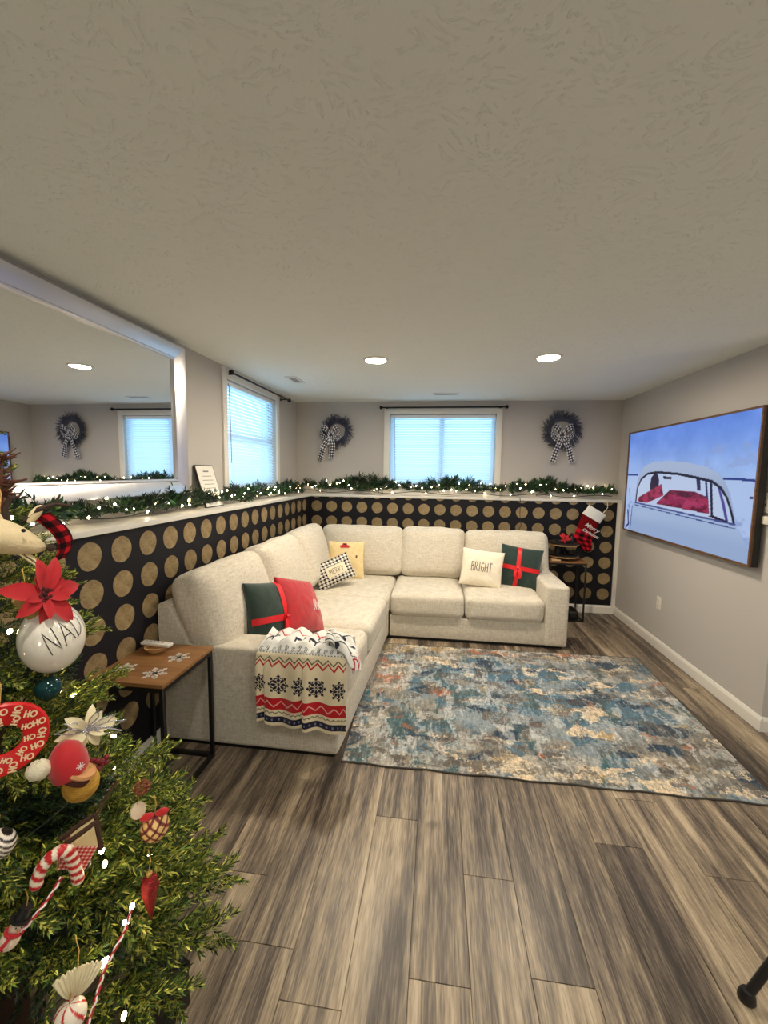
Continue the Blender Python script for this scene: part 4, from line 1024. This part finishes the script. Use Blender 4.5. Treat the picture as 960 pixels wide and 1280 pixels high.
def wreath(label, c, R0, r1, r2, bow, tails, seed, berries=False, col=M_twig):
    t = thing('twig_wreath', label, 'wreath', c); rs = random.Random(seed)
    pts = [(R0 * math.cos(a), -.03, R0 * math.sin(a)) for a in [2 * PI * k / 48 for k in range(49)]]
    MB().tube(pts, .016, 8, caps=False).build('vine_ring', col, t)
    mb = MB()
    for k in range(520 if not berries else 400):
        a = rs.uniform(0, 2 * PI); q = rs.uniform(.5, 1.15) if not berries else rs.uniform(-.6, 1.9)
        base = Vector((math.cos(a), 0, math.sin(a))) * R0; rad = Vector((math.cos(a), 0, math.sin(a))); tan = Vector((-math.sin(a), 0, math.cos(a)))
        base += Vector((0, -.03 + rs.uniform(-.015, .015), 0)) + rad * rs.uniform(-.015, .015)
        d = (rad * math.sin(q) * 1.0 + tan * (-math.cos(q)) + Vector((0, -rs.uniform(.05, .5), 0))).normalized()
        L = rs.uniform(.5, 1.0) * (r2 - R0) * 1.15
        mid = base + d * L * .55 + Vector((rs.uniform(-1, 1), rs.uniform(-1, 0), rs.uniform(-1, 1))) * .006
        mb.tube([base, mid, base + d * L], [.0032, .0026, .0012], 4)
        if berries and rs.random() < .55: mb.ball(base + d * L, rs.uniform(.004, .007), 6, 4)
        if rs.random() < .35:
            e = mid + (d + rad * .5 + tan * rs.uniform(-.6, .6)).normalized() * L * .4; mb.tube([mid, e], [.0022, .001], 4)
    mb = stuff(mb.build('twigs', col, t))
    b = Vector(bow)
    for sg in (-1, 1):
        A = sg * .105; up = .050
        ribbon_strip(t, 'bow_loop', [b, b + Vector((A * .5, -.035, up + .05)), b + Vector((A, -.04, up + .065)), b + Vector((A * 1.02, -.03, up - .01)), b + Vector((A * .55, -.012, -.012)), b + Vector((0, -.004, 0))], .062, lambda s, sg=sg: Vector((-.45 * sg, -.25, 1)).normalized() if s < .5 else Vector((-.35 * sg, -.5, .9)).normalized(), 5, .0165)
    for tx, tz, w, lean in tails:
        e = b + Vector((tx, -.012, tz)); sx = 1 if tx > 0 else -1
        dv = (e - b); wd = Vector((-dv.z, 0, dv.x)).normalized()
        ribbon_strip(t, 'bow_tail', [b + Vector((0, -.02, 0)), b + dv * .35 + Vector((lean, -.026, 0)), b + dv * .7 + Vector((lean * .5, -.012, 0)), e], w, lambda s, wd=wd: wd + Vector((0, .25 * math.sin(s * 5), 0)), 5, .0155)
    ribbon_strip(t, 'bow_knot', [b + Vector((-.004, -.030, -.026)), b + Vector((0, -.046, 0)), b + Vector((.004, -.030, .026))], .034, lambda s: Vector((1, 0, 0)), 3, .0155)
M_twig2 = mat('slate berry twig', rgb(72, 76, 96), .8)
wreath('loose berry twig wreath with checked bow hanging left of the back window', (-1.205, YU - .003, 2.025), .118, .075, .205, (-.065, -.055, -.075), [(-.14, -.275, .062, -.03), (.005, -.245, .062, .02)], 4, True, M_twig2)
wreath('full dark twig wreath with centred checked bow right of the back window', (1.362, YU - .003, 2.035), .130, .085, .235, (.0, -.055, -.075), [(-.095, -.275, .06, -.01), (.115, -.270, .06, .02)], 9)
# ------------------------------------------------------------------ decorated tree at the left frame edge
TA = Vector((-1.08, .83, 0))
def TR(z): return max(.02, .5 * (1.74 - z) / 1.4)
def tree():
    t = thing('christmas_tree', 'decorated cedar style Christmas tree at the left frame edge', 'tree', TA)
    MB().tube([(0, 0, 0), (0, 0, .6), (.01, 0, 1.2), (0, .01, 1.72)], [.035, .03, .02, .006], 10).build('trunk', mat('brown bark', rgb(64, 44, 30), .9), t)
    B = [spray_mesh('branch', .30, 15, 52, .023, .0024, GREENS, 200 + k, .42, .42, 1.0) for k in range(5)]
    D = [spray_mesh('branch', .28, 14, 36, .024, .0030, DARKG + [(50, 70, 34)], 220 + k, .6, .5, 1.4) for k in range(3)]  # inner sprays, darker so the shade inside the tree is coloured in
    for m in B + D: m.materials.append(M_needle)
    rs = random.Random(11); n = 262; k = 0
    def put(P_tip, out, L, me, roll):
        d = Vector(out).normalized(); base = P_tip - d * L
        q = d.to_track_quat('X', 'Z').to_matrix() @ Matrix.Rotation(roll, 3, 'X')
        o = link('branch', me, t); o.matrix_local = Matrix.Translation(base) @ q.to_4x4() @ Matrix.Diagonal((L / .30, L / .30, L / .30, 1))
    for i in range(n):
        f = (i + .5) / n; z = 1.72 - 1.56 * (f ** .62) * 1.0; a = i * 2.39996
        if z < .21: continue
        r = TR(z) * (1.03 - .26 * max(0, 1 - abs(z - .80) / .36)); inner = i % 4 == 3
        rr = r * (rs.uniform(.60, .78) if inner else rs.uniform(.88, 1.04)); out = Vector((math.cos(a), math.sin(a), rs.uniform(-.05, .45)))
        tip = Vector((rr * math.cos(a), rr * math.sin(a), z))
        if tip.x + TA.x < XL + .15: tip.x = XL + .15 - TA.x
        L = max(.16, min(.30, r * .80)) * rs.uniform(.85, 1.1)
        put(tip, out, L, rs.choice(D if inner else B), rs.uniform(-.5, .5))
    # longer tips that stand clear of the outline towards the bare floor
    for p, out, L in (((.50, .13, .47), (1, .25, .35), .26), ((.44, .18, .40), (1, .3, .1), .28), ((.40, .06, .34), (1, .1, .1), .30), ((.34, .20, .74), (1, .3, .3), .2), ((.22, .18, .98), (.8, .6, .2), .16), ((.105, .12, 1.335), (.6, .7, .5), .13), ((.12, .12, 1.27), (.7, .6, .3), .14), ((.36, .20, .64), (1, .4, .1), .22), ((.38, .16, .54), (1, .4, .1), .24), ((.47, .05, .37), (1, .05, .05), .28)):
        put(Vector(p), out, L, rs.choice(B), rs.uniform(-.4, .4))
    lt = thing('tree_string_lights', 'string of warm white bulbs wound through the decorated tree', 'string lights', TA)
    pts = [(-.646, .748, .585), (-.645, .727, .571), (-.650, .674, .543), (-.609, .670, .432), (-.700, .735, .726), (-.691, .731, .699)]
    pos = [Vector(p) - TA for p in pts]
    for i in range(34):
        z = .25 + 1.35 * ((i + .5) / 34); a = i * 2.39996 + 1; r = TR(z) * .74; pos.append(Vector((r * math.cos(a), r * math.sin(a), z)))
    for i, p in enumerate(pos):
        if p.x + TA.x < XL + .03: continue
        place('bulb', BULB_ME, lt, p, (rs.uniform(-1, 1), rs.uniform(-1, 1), 0), 1.35 if i == 2 else .95)
    w = sorted(pos, key=lambda p: p.z); mb = MB(); sp = [Vector((TR(.2 + 1.4 * k / 300) * .62 * math.cos(k * .16), TR(.2 + 1.4 * k / 300) * .62 * math.sin(k * .16), .2 + 1.4 * k / 300)) for k in range(300)]
    sp = [Vector((max(p.x, XL + .02 - TA.x), p.y, p.z)) for p in sp]
    mb.tube(sp, .0016, 4); mb.build('light_wire', M_wire, lt)
tree()

def orn(name, label, P, cat='ornament', group=None):
    P = Vector(P); return thing(name, label, cat, P, math.atan2(P.y, P.x) - PI / 2, group)
M_ceram = mat('glossy cream ceramic', rgb(236, 230, 216), .12, coat=.5)
M_burlap = mat('burlap', rgb(196, 160, 96), .95, noise=((300, 300, 300), .5, rgb(140, 108, 60)), bump=((300, 300, 300), .5, .004))
M_hook = mat('gold cord', rgb(176, 140, 70), .5, .4)
def hook(t, p0, h=.05):
    p0 = Vector(p0); MB().tube([p0, p0 + Vector((.004, .01, h * .6)), p0 + Vector((0, .03, h))], .0012, 5).build('hanging_cord', M_hook, t)
def ball_ornament():
    t = orn('ball_ornament', 'big cream ceramic ball lettered NADI with red poinsettia and burlap', (-.853, .797, 1.168)); r = .074
    MB().ball((0, 0, 0), (r, r, r), 32, 20).build('ball', M_ceram, t); t.scale = (.84, .9, 1.06)
    til = Matrix.Rotation(-.42, 3, 'Y')
    def S(lon, lat, off=.0006): v = Vector((math.sin(lon) * math.cos(lat), -math.cos(lon) * math.cos(lat), math.sin(lat))); return til @ v * (r + off), til @ v
    lettering('NADI', lambda x, y: S(-.12 + 1.45 * x, -.20 + .70 * y), .0022, .22).build('lettering', mat('black script', rgb(24, 20, 18), .5), t, 0)
    ax = til @ Vector((0, 0, 1)); ax = Vector((-.42, -.18, .85)).normalized()
    MB().tube([ax * (r * .93), ax * (r + .012), ax * (r + .045)], [.021, .019, .026], 14).build('burlap_collar', M_burlap, t)
    poinsettia(t, ax * (r + .012) + Vector((.026, -.024, .026)), .080, M_red, mat('maroon centre', rgb(70, 10, 14), .8), face=Vector((.45, -.9, .35)), n=7, seed=5)
    hook(t, ax * (r + .045))
ball_ornament()
def deer():
    t = orn('deer_ornament', 'cream felt deer head ornament with twig antlers and plaid scarf', (-.925, .790, 1.40))
    M_felt = mat('cream felt', rgb(226, 206, 164), .95, bump=((200, 200, 200), .4, .004)); M_br = mat('dark twig', rgb(58, 40, 30), .85)
    def f(v):  # tapers to the muzzle at lower right
        s = (v.x + .06) / .12; return Vector((v.x, v.y * (1.15 - .55 * s), v.z * (1.15 - .6 * s) - .018 * s))
    MB().ball((0, 0, 0), (.062, .045, .040), 24, 14, fn=f).xf(Matrix.Rotation(.30, 4, 'Y')).build('head', M_felt, t)
    MB().ball((.062, -.012, -.034), .0085, 12, 8).build('nose', M_br, t)
    for x, z in ((-.028, .006), (.016, .014)): MB().ball((x, -.044, z), .0042, 8, 6).build('eye', M_black, t)
    for x, a in ((-.02, -.5), (.028, .6)):
        MB().ball((0, 0, .018), (.010, .005, .024), 10, 8).xf(Matrix.Translation((x, 0, .030)) @ Matrix.Rotation(a, 4, 'Y')).build('ear', M_felt, t)
    for pts in ([(.02, .005, .03), (.045, 0, .055), (.075, 0, .066), (.105, 0, .060)], [(-.01, .01, .03), (-.012, .01, .06), (.0, .005, .085)]):
        mb = MB().tube(pts, [.007, .0065, .0055, .003][:len(pts)], 7); p = Vector(pts[-2]); mb.tube([p, p + Vector((.01, 0, .022))], [.005, .002], 6); mb.build('antler', M_br, t)
    n = 90; U, V = np.meshgrid(np.linspace(0, 1, 60), np.linspace(0, 1, 90)); an = U * 2 * PI; s = V
    cx = .050 + .040 * np.sin(s * 2.4); cz = .040 - .105 * s; rr = .017 * (1 - .2 * s)
    P = np.stack([cx + rr * np.cos(an), .018 + rr * np.sin(an) * .8 - .01 * s, cz + rr * .3 * np.cos(an)], -1)
    a = np.floor(U * 8) % 2; b = np.floor(V * 8) % 2; C = np.zeros(P.shape); C[:] = (176, 26, 34); C = mixc(C, (84, 14, 20), (a + b) == 1); C = mixc(C, (24, 14, 16), (a + b) == 2)
    grid_mesh('scarf', P, C, M_attr_cloth, t)
    # hollow felt pouch below the head
    U, V = np.meshgrid(np.linspace(0, 1, 30), np.linspace(0, 1, 10)); an = -.35 + U * 2.5
    P = np.stack([-.02 + .075 * np.cos(an + PI / 2 + .9) * -1, -.018 + V * .04, -.030 - .058 * np.sin(U * PI) - .012 + .02 * U], -1)
    o = grid_mesh('collar_band', P, None, M_felt, t); md = o.modifiers.new('thickness', 'SOLIDIFY'); md.thickness = .004
    hook(t, (-.02, 0, .05), .07)
deer()
def ho_ring():
    t = orn('ring_ornament', 'red disc ring ornament printed all over with HO', (-.842, .668, 1.010)); R1, R2 = .074, .031
    prof = [(R2, -.004), (R2 + .003, -.006), (R1 - .003, -.006), (R1, -.003), (R1, .004), (R2, .004)]
    mb = MB(); seg = 48; n = len(prof); vs = []; fs = []
    for r, y in prof:
        for k in range(seg): q = 2 * PI * k / seg; vs.append((r * math.cos(q), y, r * math.sin(q)))
    for i in range(n):
        i2 = (i + 1) % n
        for k in range(seg): k2 = (k + 1) % seg; fs.append((i * seg + k, i * seg + k2, i2 * seg + k2, i2 * seg + k))
    mb.add(vs, fs).build('disc', mat('red lacquer', rgb(206, 24, 28), .35), t)
    mb = MB(); rs = random.Random(2)
    for rr, cnt, s in ((.060, 15, .0135), (.0415, 10, .0115)):
        for k in range(cnt):
            a = 2 * PI * k / cnt + rr * 40; c = Vector((rr * math.cos(a), 0, rr * math.sin(a))); ro = rs.uniform(-.5, .5) + (1.2 if k % 3 == 0 else 0)
            for st in LET['H']: 
                P = [c + Vector(((p[0] * s * .9 - s * .7) * math.cos(ro) - (p[1] - .5) * s * math.sin(ro), -.0066, (p[0] * s * .9 - s * .7) * math.sin(ro) + (p[1] - .5) * s * math.cos(ro))) for p in st]
                d = (P[1] - P[0]).normalized(); mb.strip(P, Vector((-d.z, 0, d.x)) * s * .22)
            pts = []; ws = []
            for j in range(13):
                q = 2 * PI * j / 12; x = s * .32 + s * .36 * math.cos(q); z = s * .42 * math.sin(q); pts.append(c + Vector((x * math.cos(ro) - z * math.sin(ro), -.0066, x * math.sin(ro) + z * math.cos(ro)))); v = Vector((math.cos(q + ro), 0, math.sin(q + ro))); ws.append(v * s * .22)
            mb.strip(pts, ws)
    mb.build('lettering', mat('cream print', rgb(240, 214, 170), .6), t, 0); hook(t, (0, .0, R1))
ho_ring()
def gnome():
    t = orn('hat_ornament', 'knit ornament with red felt hat, white pompom and mustard body', (-.768, .737, .905))
    M_must = mat('mustard knit', rgb(206, 158, 62), .95, noise=((40, 40, 160), .5, rgb(150, 104, 34)), bump=((60, 60, 300), .8, .006))
    T = Matrix.Rotation(.5, 4, 'Y')
    MB().ball((.022, 0, -.042), (.042, .036, .036), 22, 12).build('body', M_must, t)
    MB().lathe([(.041, -.008), (.043, 0), (.041, .010)], 24).xf(Matrix.Translation((.010, 0, -.012)) @ T).build('hat_band', mat('brown fur band', rgb(72, 34, 26), .95), t)
    MB().lathe([(.042, .0), (.044, .018), (.036, .045), (.018, .062), (.001, .066)], 24).xf(Matrix.Translation((.002, 0, -.002)) @ Matrix.Rotation(-.25, 4, 'Y')).build('hat', M_red, t)
    MB().lathe([(.0435, 0), (.0465, .004), (.0455, .010)], 24).xf(Matrix.Translation((.012, 0, -.006)) @ T).build('hat_trim', mat('tan trim', rgb(206, 150, 100), .9), t)
    MB().ball((-.060, -.014, .0), (.027, .020, .019), 18, 12, fn=lambda v: v + Vector((0, 0, .002 * math.sin(v.x * 900)))).xf(Matrix.Translation((0, 0, .030))).build('pompom', mat('cream wool', rgb(226, 218, 190), .95, bump=((300, 300, 300), .6, .005)), t)
    mb = MB(); t.scale = (.82, 1, 1.0); c = Vector((.022, -.0432, .024))
    for k in range(4): a = k * PI / 4; v = Vector((math.cos(a), .25 * math.cos(a), math.sin(a))) * .009; mb.strip([c - v, c + v], Vector((-math.sin(a), 0, math.cos(a))) * .0018)
    mb.build('star_stitch', M_inkw, t, 0)
gnome()
def white_flower():
    t = orn('flower_ornament', 'white poinsettia clip with silver glitter edges and wires', (-.775, .803, .962))
    m1 = mat('cream velvet petal', rgb(226, 214, 176), .85); M_sil = mat('silver glitter', rgb(210, 212, 222), .25, .9, bump=((600, 600, 600), .8, .003))
    poinsettia(t, Vector((-.008, -.012, 0)), .062, m1, M_sil, face=Vector((.25, -.9, .35)), n=6, seed=8)
    for a, L in ((.1, .075), (.45, .062), (-.25, .068), (1.1, .055), (2.8, .06), (2.4, .05)):
        d = Vector((math.cos(a), -.25, math.sin(a))); s = Vector((-d.z, 0, d.x)); p0 = Vector((-.008, -.02, .002))
        MB().tube([p0, p0 + d * L * .5 + s * .006, p0 + d * L, p0 + d * L * .6 - s * .008, p0 + d * L * .2], .0016, 5).build('glitter_wire', M_sil, t)
white_flower()
def cane_ornament():
    t = orn('candy_cane', 'red and white striped candy cane hooked on the tree', (-.731, .672, .752)); s = .83 / 515.4
    px = [(49, 1097), (47, 1086), (50, 1072), (58, 1062), (69, 1057.5), (80, 1061), (87, 1070), (93, 1081), (99, 1092), (106, 1108)]
    pts = [Vector(((x - 78) * s * .78, -.012, -(y - 1082) * s)) for x, y in px]; fine = []
    for i in range(len(pts) - 1):
        for k in range(10): fine.append(pts[i].lerp(pts[i + 1], k / 10))
    fine.append(pts[-1]); nu = 22; P = np.zeros((len(fine), nu, 3)); C = np.zeros_like(P); L = 0
    for i, p in enumerate(fine):
        tt = (fine[min(i + 1, len(fine) - 1)] - fine[max(i - 1, 0)]).normalized(); a = Vector((tt.z, 0, -tt.x)); 
        if i: L += (p - fine[i - 1]).length
        e = min(1, math.sqrt(max(0, 1 - (1 - min(1, i / 5)) ** 2)) + .02, math.sqrt(max(0, 1 - (1 - min(1, (len(fine) - 1 - i) / 5)) ** 2)) + .02)
        for k in range(nu):
            q = 2 * PI * k / (nu - 1); P[i, k] = p + (a * math.cos(q) + Vector((0, 1, 0)) * math.sin(q)) * .0112 * e
            ph = (L / .0165 + q / (2 * PI)) % 1; C[i, k] = (190, 26, 32) if ph < .5 else (236, 222, 200)
    t.rotation_euler.y = .24
    grid_mesh('cane', P, C, mat('glazed candy stripe', rgb(236, 222, 200), .35, attr=True), t)
cane_ornament()
def house_orn():
    t = orn('birdhouse_ornament', 'red gingham birdhouse ornament with cream gable and twig roof', (-.720, .714, .772)); M = Matrix.Rotation(.55, 4, 'Y')
    w, d, h = .026, .022, .046
    def box(P0, n=30):
        return P0
    C = gingham(40, 40, 13, 13); C = np.where(C.sum(-1, keepdims=True) > 600, np.array([232, 200, 186.]), np.where(C.sum(-1, keepdims=True) > 200, np.array([206, 104, 92.]), np.array([176, 44, 44.])))
    U, V = np.meshgrid(np.linspace(-1, 1, 40), np.linspace(0, 1, 40))
    for nm, f in (('front_wall', lambda u, v: (u * w, -d + 0 * u, -h * v)), ('back_wall', lambda u, v: (u * w, d + 0 * u, -h * v)), ('side_wall', lambda u, v: (w + 0 * u, u * d, -h * v)), ('side_wall', lambda u, v: (-w + 0 * u, u * d, -h * v)), ('floor_board', lambda u, v: (u * w, (2 * v - 1) * d, -h + 0 * u))):
        P = np.stack(f(U, V), -1) @ np.array(M.to_3x3()).T; grid_mesh(nm, P, C, M_attr_cloth, t, smooth=False)
    MB().prism([(-w, 0), (w, 0), (0, .034)], -d, d, 'y').xf(M).build('gable', mat('cream gable', rgb(214, 190, 140), .9), t, 0)
    M_br = mat('brown roof twig', rgb(64, 40, 26), .9)
    for sg in (-1, 1): MB().tube([(sg * .040, -.012, -.012), (sg * .018, -.014, .018), (0, -.012, .040)], .005, 7).tube([(sg * .040, .012, -.012), (sg * .018, .014, .018), (0, .012, .040)], .005, 7).xf(M).build('roof_twig', M_br, t)
    MB().ball((.030, -.004, -.048), (.010, .012, .010), 10, 7).xf(M).build('dark_cap', M_black, t)
    MB().tube([M @ Vector((0, 0, .040)), (.045, .02, .062), (.066, .03, .080)], .0035, 6).build('twig_hanger', M_br, t)
house_orn()
def plaid_ball():
    t = orn('plaid_ball_ornament', 'cream ball with crossing maroon plaid lines and red bow', (-.667, .858, .672)); r = .032
    U, V = np.meshgrid(np.linspace(0, 2 * PI, 90), np.linspace(-PI / 2, PI / 2, 60)); P = np.stack([r * np.cos(V) * np.cos(U), r * np.cos(V) * np.sin(U), r * np.sin(V)], -1)
    a = (P[..., 0] + P[..., 2]) / .022; b = (P[..., 0] - P[..., 2]) / .022; C = np.zeros(P.shape); C[:] = (214, 180, 112); la = (np.abs(a % 1 - .5) < .16); lb = (np.abs(b % 1 - .5) < .16); C = mixc(C, (116, 40, 36), la | lb); C = mixc(C, (60, 16, 20), la & lb)
    grid_mesh('ball', P, C, mat('plaid fabric ball', rgb(214, 180, 112), .7, attr=True), t)
    mb = MB()
    for sg in (-1, 1): mb.ball((sg * .016, -.004, .036), (.016, .008, .010), 10, 7)
    mb.build('bow', M_red, t); hook(t, (0, 0, .034), .03)
    w = orn('wood_slice_ornament', 'pale birch slice tag just above the plaid ball', (-.705, .850, .718)); MB().lathe([(.018, -.003), (.019, 0), (.018, .003)], 20).xf(Matrix.Rotation(1.1, 4, 'X') @ Matrix.Rotation(.5, 4, 'Y')).build('slice', mat('birch slice', rgb(206, 190, 164), .8), w); hook(w, (0, 0, .016), .03)
plaid_ball()
def icicle():
    t = orn('glitter_drop_ornament', 'dark red glitter drop ornament low on the tree', (-.632, .787, .572))
    m = mat('red glitter', rgb(120, 12, 24), .3, .5, bump=((500, 500, 500), 1, .004), noise=((400, 400, 400), .5, rgb(210, 60, 60)))
    MB().lathe([(.002, .05), (.016, .042), (.020, .020), (.013, -.012), (.008, -.035), (.001, -.062)], 7).build('drop', m, t, 0)
    MB().lathe([(.006, .05), (.007, .056), (.003, .060)], 10).build('cap', M_hook, t); hook(t, (0, 0, .06), .03)
icicle()
def snowman():
    t = orn('snowman_ornament', 'small white snowman ornament with black hat and red scarf', (-.757, .592, .690))
    m = mat('white glazed clay', rgb(226, 206, 184), .5); T = Matrix.Rotation(.5, 4, 'Y')
    MB().ball((0, 0, -.014), (.024, .022, .025), 18, 12).xf(T).build('body', m, t); MB().ball((0, 0, .022), (.018, .017, .018), 16, 10).xf(T).build('head', m, t)
    MB().lathe([(.026, .036), (.026, .039), (.017, .040), (.016, .068), (.001, .069)], 18).xf(T).build('hat', M_black, t)
    MB().tube([Vector((.019 * math.cos(a), .018 * math.sin(a), .006)) for a in [k * PI / 8 for k in range(17)]], .0055, 7).tube([(-.01, -.018, .004), (-.018, -.022, -.012), (-.024, -.02, -.022)], .005, 6).xf(T).build('scarf', M_red, t)
    for x in (-.006, .007): MB().ball((x, -.0165, .026), .002, 6, 5).xf(T).build('eye', M_black, t)
    MB().tube([(0, -.016, .021), (.003, -.030, .019)], [.003, .0005], 6).xf(T).build('nose', mat('carrot orange', rgb(220, 110, 40), .6), t); hook(t, T @ Vector((0, 0, .069)), .03); t.scale = (.66, .66, .66)
snowman()
def zebra():
    t = orn('striped_ball_ornament', 'white ball with black zebra stripes at the left frame edge', (-.803, .617, .840)); r = .026
    U, V = np.meshgrid(np.linspace(0, 2 * PI, 80), np.linspace(-PI / 2, PI / 2, 50)); P = np.stack([r * np.cos(V) * np.cos(U), r * np.cos(V) * np.sin(U), r * np.sin(V)], -1)
    s = np.sin((P[..., 0] * .6 + P[..., 2]) * 620 + 3 * np.sin(P[..., 0] * 120)); C = np.zeros(P.shape); C[:] = (236, 226, 212); C = mixc(C, (26, 20, 18), s > .15)
    grid_mesh('ball', P, C, mat('painted stripes', rgb(230, 220, 210), .3, attr=True), t); hook(t, (0, 0, r), .04)
zebra()
def wing():
    t = orn('shell_ornament', 'cream ribbed fan shell ornament near the bottom of the tree', (-.676, .625, .552)); nu, nv = 60, 20
    U, V = np.meshgrid(np.linspace(-1, 1, nu), np.linspace(0, 1, nv)); a = U * .75 + .25; rr = V * .062 * (1 + .03 * np.cos(U * 30))
    P = np.stack([rr * np.sin(a), -.010 * np.sin(V * PI) - .0028 * np.cos(U * 34) * V, rr * np.cos(a) - .03], -1)
    o = grid_mesh('shell', P, None, mat('cream shell', rgb(216, 204, 168), .6), t); md = o.modifiers.new('thickness', 'SOLIDIFY'); md.thickness = .003; hook(t, (.01, 0, .03), .04)
    b = orn('peppermint_ball_ornament', 'white ball with looping red stripes at the bottom of the tree', (-.668, .610, .508)); r = .027
    U, V = np.meshgrid(np.linspace(0, 2 * PI, 80), np.linspace(-PI / 2, PI / 2, 50)); P = np.stack([r * np.cos(V) * np.cos(U), r * np.cos(V) * np.sin(U), r * np.sin(V)], -1)
    s = np.sin(U * 6 + V * 3); C = np.zeros(P.shape); C[:] = (232, 220, 204); C = mixc(C, (186, 40, 36), (s > .75)); grid_mesh('ball', P, C, mat('peppermint glaze', rgb(230, 220, 204), .2, attr=True), b); hook(b, (0, 0, r), .03)
wing()
def bead_rope(label, pts):
    t = thing('twisted_cord_garland', label, 'garland', pts[0]); P = [Vector(p) - Vector(pts[0]) for p in pts]; L = 0; c = []
    for a, b in zip(P[:-1], P[1:]):
        n = max(2, int((b - a).length / .004)); c += [a.lerp(b, k / n) for k in range(n)]
    for nm, m, ph in (('red_strand', M_red, 0), ('white_strand', M_inkw, PI)):
        MB().tube([p + Vector((math.cos(i * .9 + ph), .3 * math.sin(i * .9 + ph), math.sin(i * .9 + ph) * .5)) * .0022 for i, p in enumerate(c)], .0021, 5).build(nm, m, t)
bead_rope('red and white twisted cord draped down the lower right of the tree', [(-.640, .740, .590), (-.635, .715, .571), (-.641, .664, .543), (-.638, .632, .505), (-.640, .610, .474), (-.655, .585, .42)])
bead_rope('short red and white twisted cord beside the snowman ornament', [(-.715, .655, .745), (-.724, .632, .720), (-.742, .596, .692), (-.765, .570, .675)])
def topper():
    t = orn('twig_spray', 'reddish brown spiky twig spray near the tree top', (-.985, .822, 1.520), 'decoration'); m = mat('rust brown twig', rgb(92, 52, 36), .7); rs = random.Random(4); mb = MB()
    for k in range(60):
        z = rs.uniform(-.06, .06); a = rs.uniform(0, 2 * PI); p = Vector((0, 0, z)); d = Vector((math.cos(a), math.sin(a), rs.uniform(-.2, .5))).normalized(); L = rs.uniform(.02, .05) * (1.2 - abs(z) * 8); mb.tube([p, p + d * L * .6, p + d * L + Vector((0, 0, .004))], [.003, .003, .001], 5)
    stuff(mb.build('twigs', m, t)); MB().tube([(0, 0, -.08), (0, 0, .06)], .004, 6).build('stem', m, t)
topper()
def small_ones():
    t = orn('pine_cone', 'small rusty pine cone at the tree edge above the plaid ball', (-.703, .864, .768), 'pine cone'); mb = MB()
    for k in range(40): a = k * 2.4; z = -.014 + .028 * k / 40; r = .014 * math.sin(PI * (k + 4) / 48) + .003; mb.ball((r * math.cos(a), r * math.sin(a), z), (.0045, .0045, .0025), 6, 4)
    mb.build('scales', mat('rust cone', rgb(128, 70, 40), .7), t)
    t = orn('teal_ball_ornament', 'dark teal glass ball tucked behind the red ring ornament', (-.845, .772, 1.062)); MB().ball((0, 0, 0), .026, 20, 12).build('ball', mat('teal glass', rgb(20, 64, 66), .1, .3), t); hook(t, (0, 0, .026), .03)
    t = orn('berry_cluster', 'maroon velvet berry cluster right of the knit hat ornament', (-.742, .785, .888)); mb = MB(); rs = random.Random(2)
    for k in range(9): mb.ball((rs.uniform(-.014, .014), rs.uniform(-.01, .01), rs.uniform(-.012, .012)), .0065, 8, 6)
    mb.build('berries', mat('maroon berry', rgb(110, 14, 26), .5), t)
    g = thing('gift_box', 'black gift box with kraft lid on the floor under the tree', 'box', (-.752, .94, 0), -.3)
    MB().rbox(-.062, .062, -.062, .062, 0, .118, .003).build('box', M_black, g); MB().rbox(-.065, .065, -.065, .065, .115, .138, .003).build('lid', M_black, g); MB().box(.028, .050, -.0632, -.0622, .03, .062).build('gift_tag', M_burlap, g, 0)
small_ones()

# ------------------------------------------------------------------ black tripod at the right frame edge
def tripod():
    t = thing('tripod_stand', 'black tripod stand foot poking in at the lower right', 'tripod', (1.33, 1.27, 0)); hub = Vector((0, 0, .68))
    for k, f in enumerate((Vector((-.377, -.055, 0)), Vector((.20, .30, 0)), Vector((.2, -.32, 0)))):
        a = f + Vector((0, 0, .014)); lg = MB().tube([a, a.lerp(hub, .5), hub], [.0125, .0125, .014], 12).build('leg', M_black, t)
        d = (hub - a).normalized(); MB().lathe([(.020, 0), (.023, .006), (.021, .022), (.015, .034)], 16).xf(Matrix.Translation(f)).build('rubber_foot', M_black, lg)
    MB().lathe([(.03, .64), (.034, .66), (.034, .70), (.02, .73)], 18).build('hub', M_black, t); MB().tube([(0, 0, .5), (0, 0, 1.15)], .013, 12).build('centre_pole', M_black, t)
    MB().rbox(-.05, .05, -.03, .03, 1.15, 1.17, .004).build('mount_plate', M_black, t)
tripod()
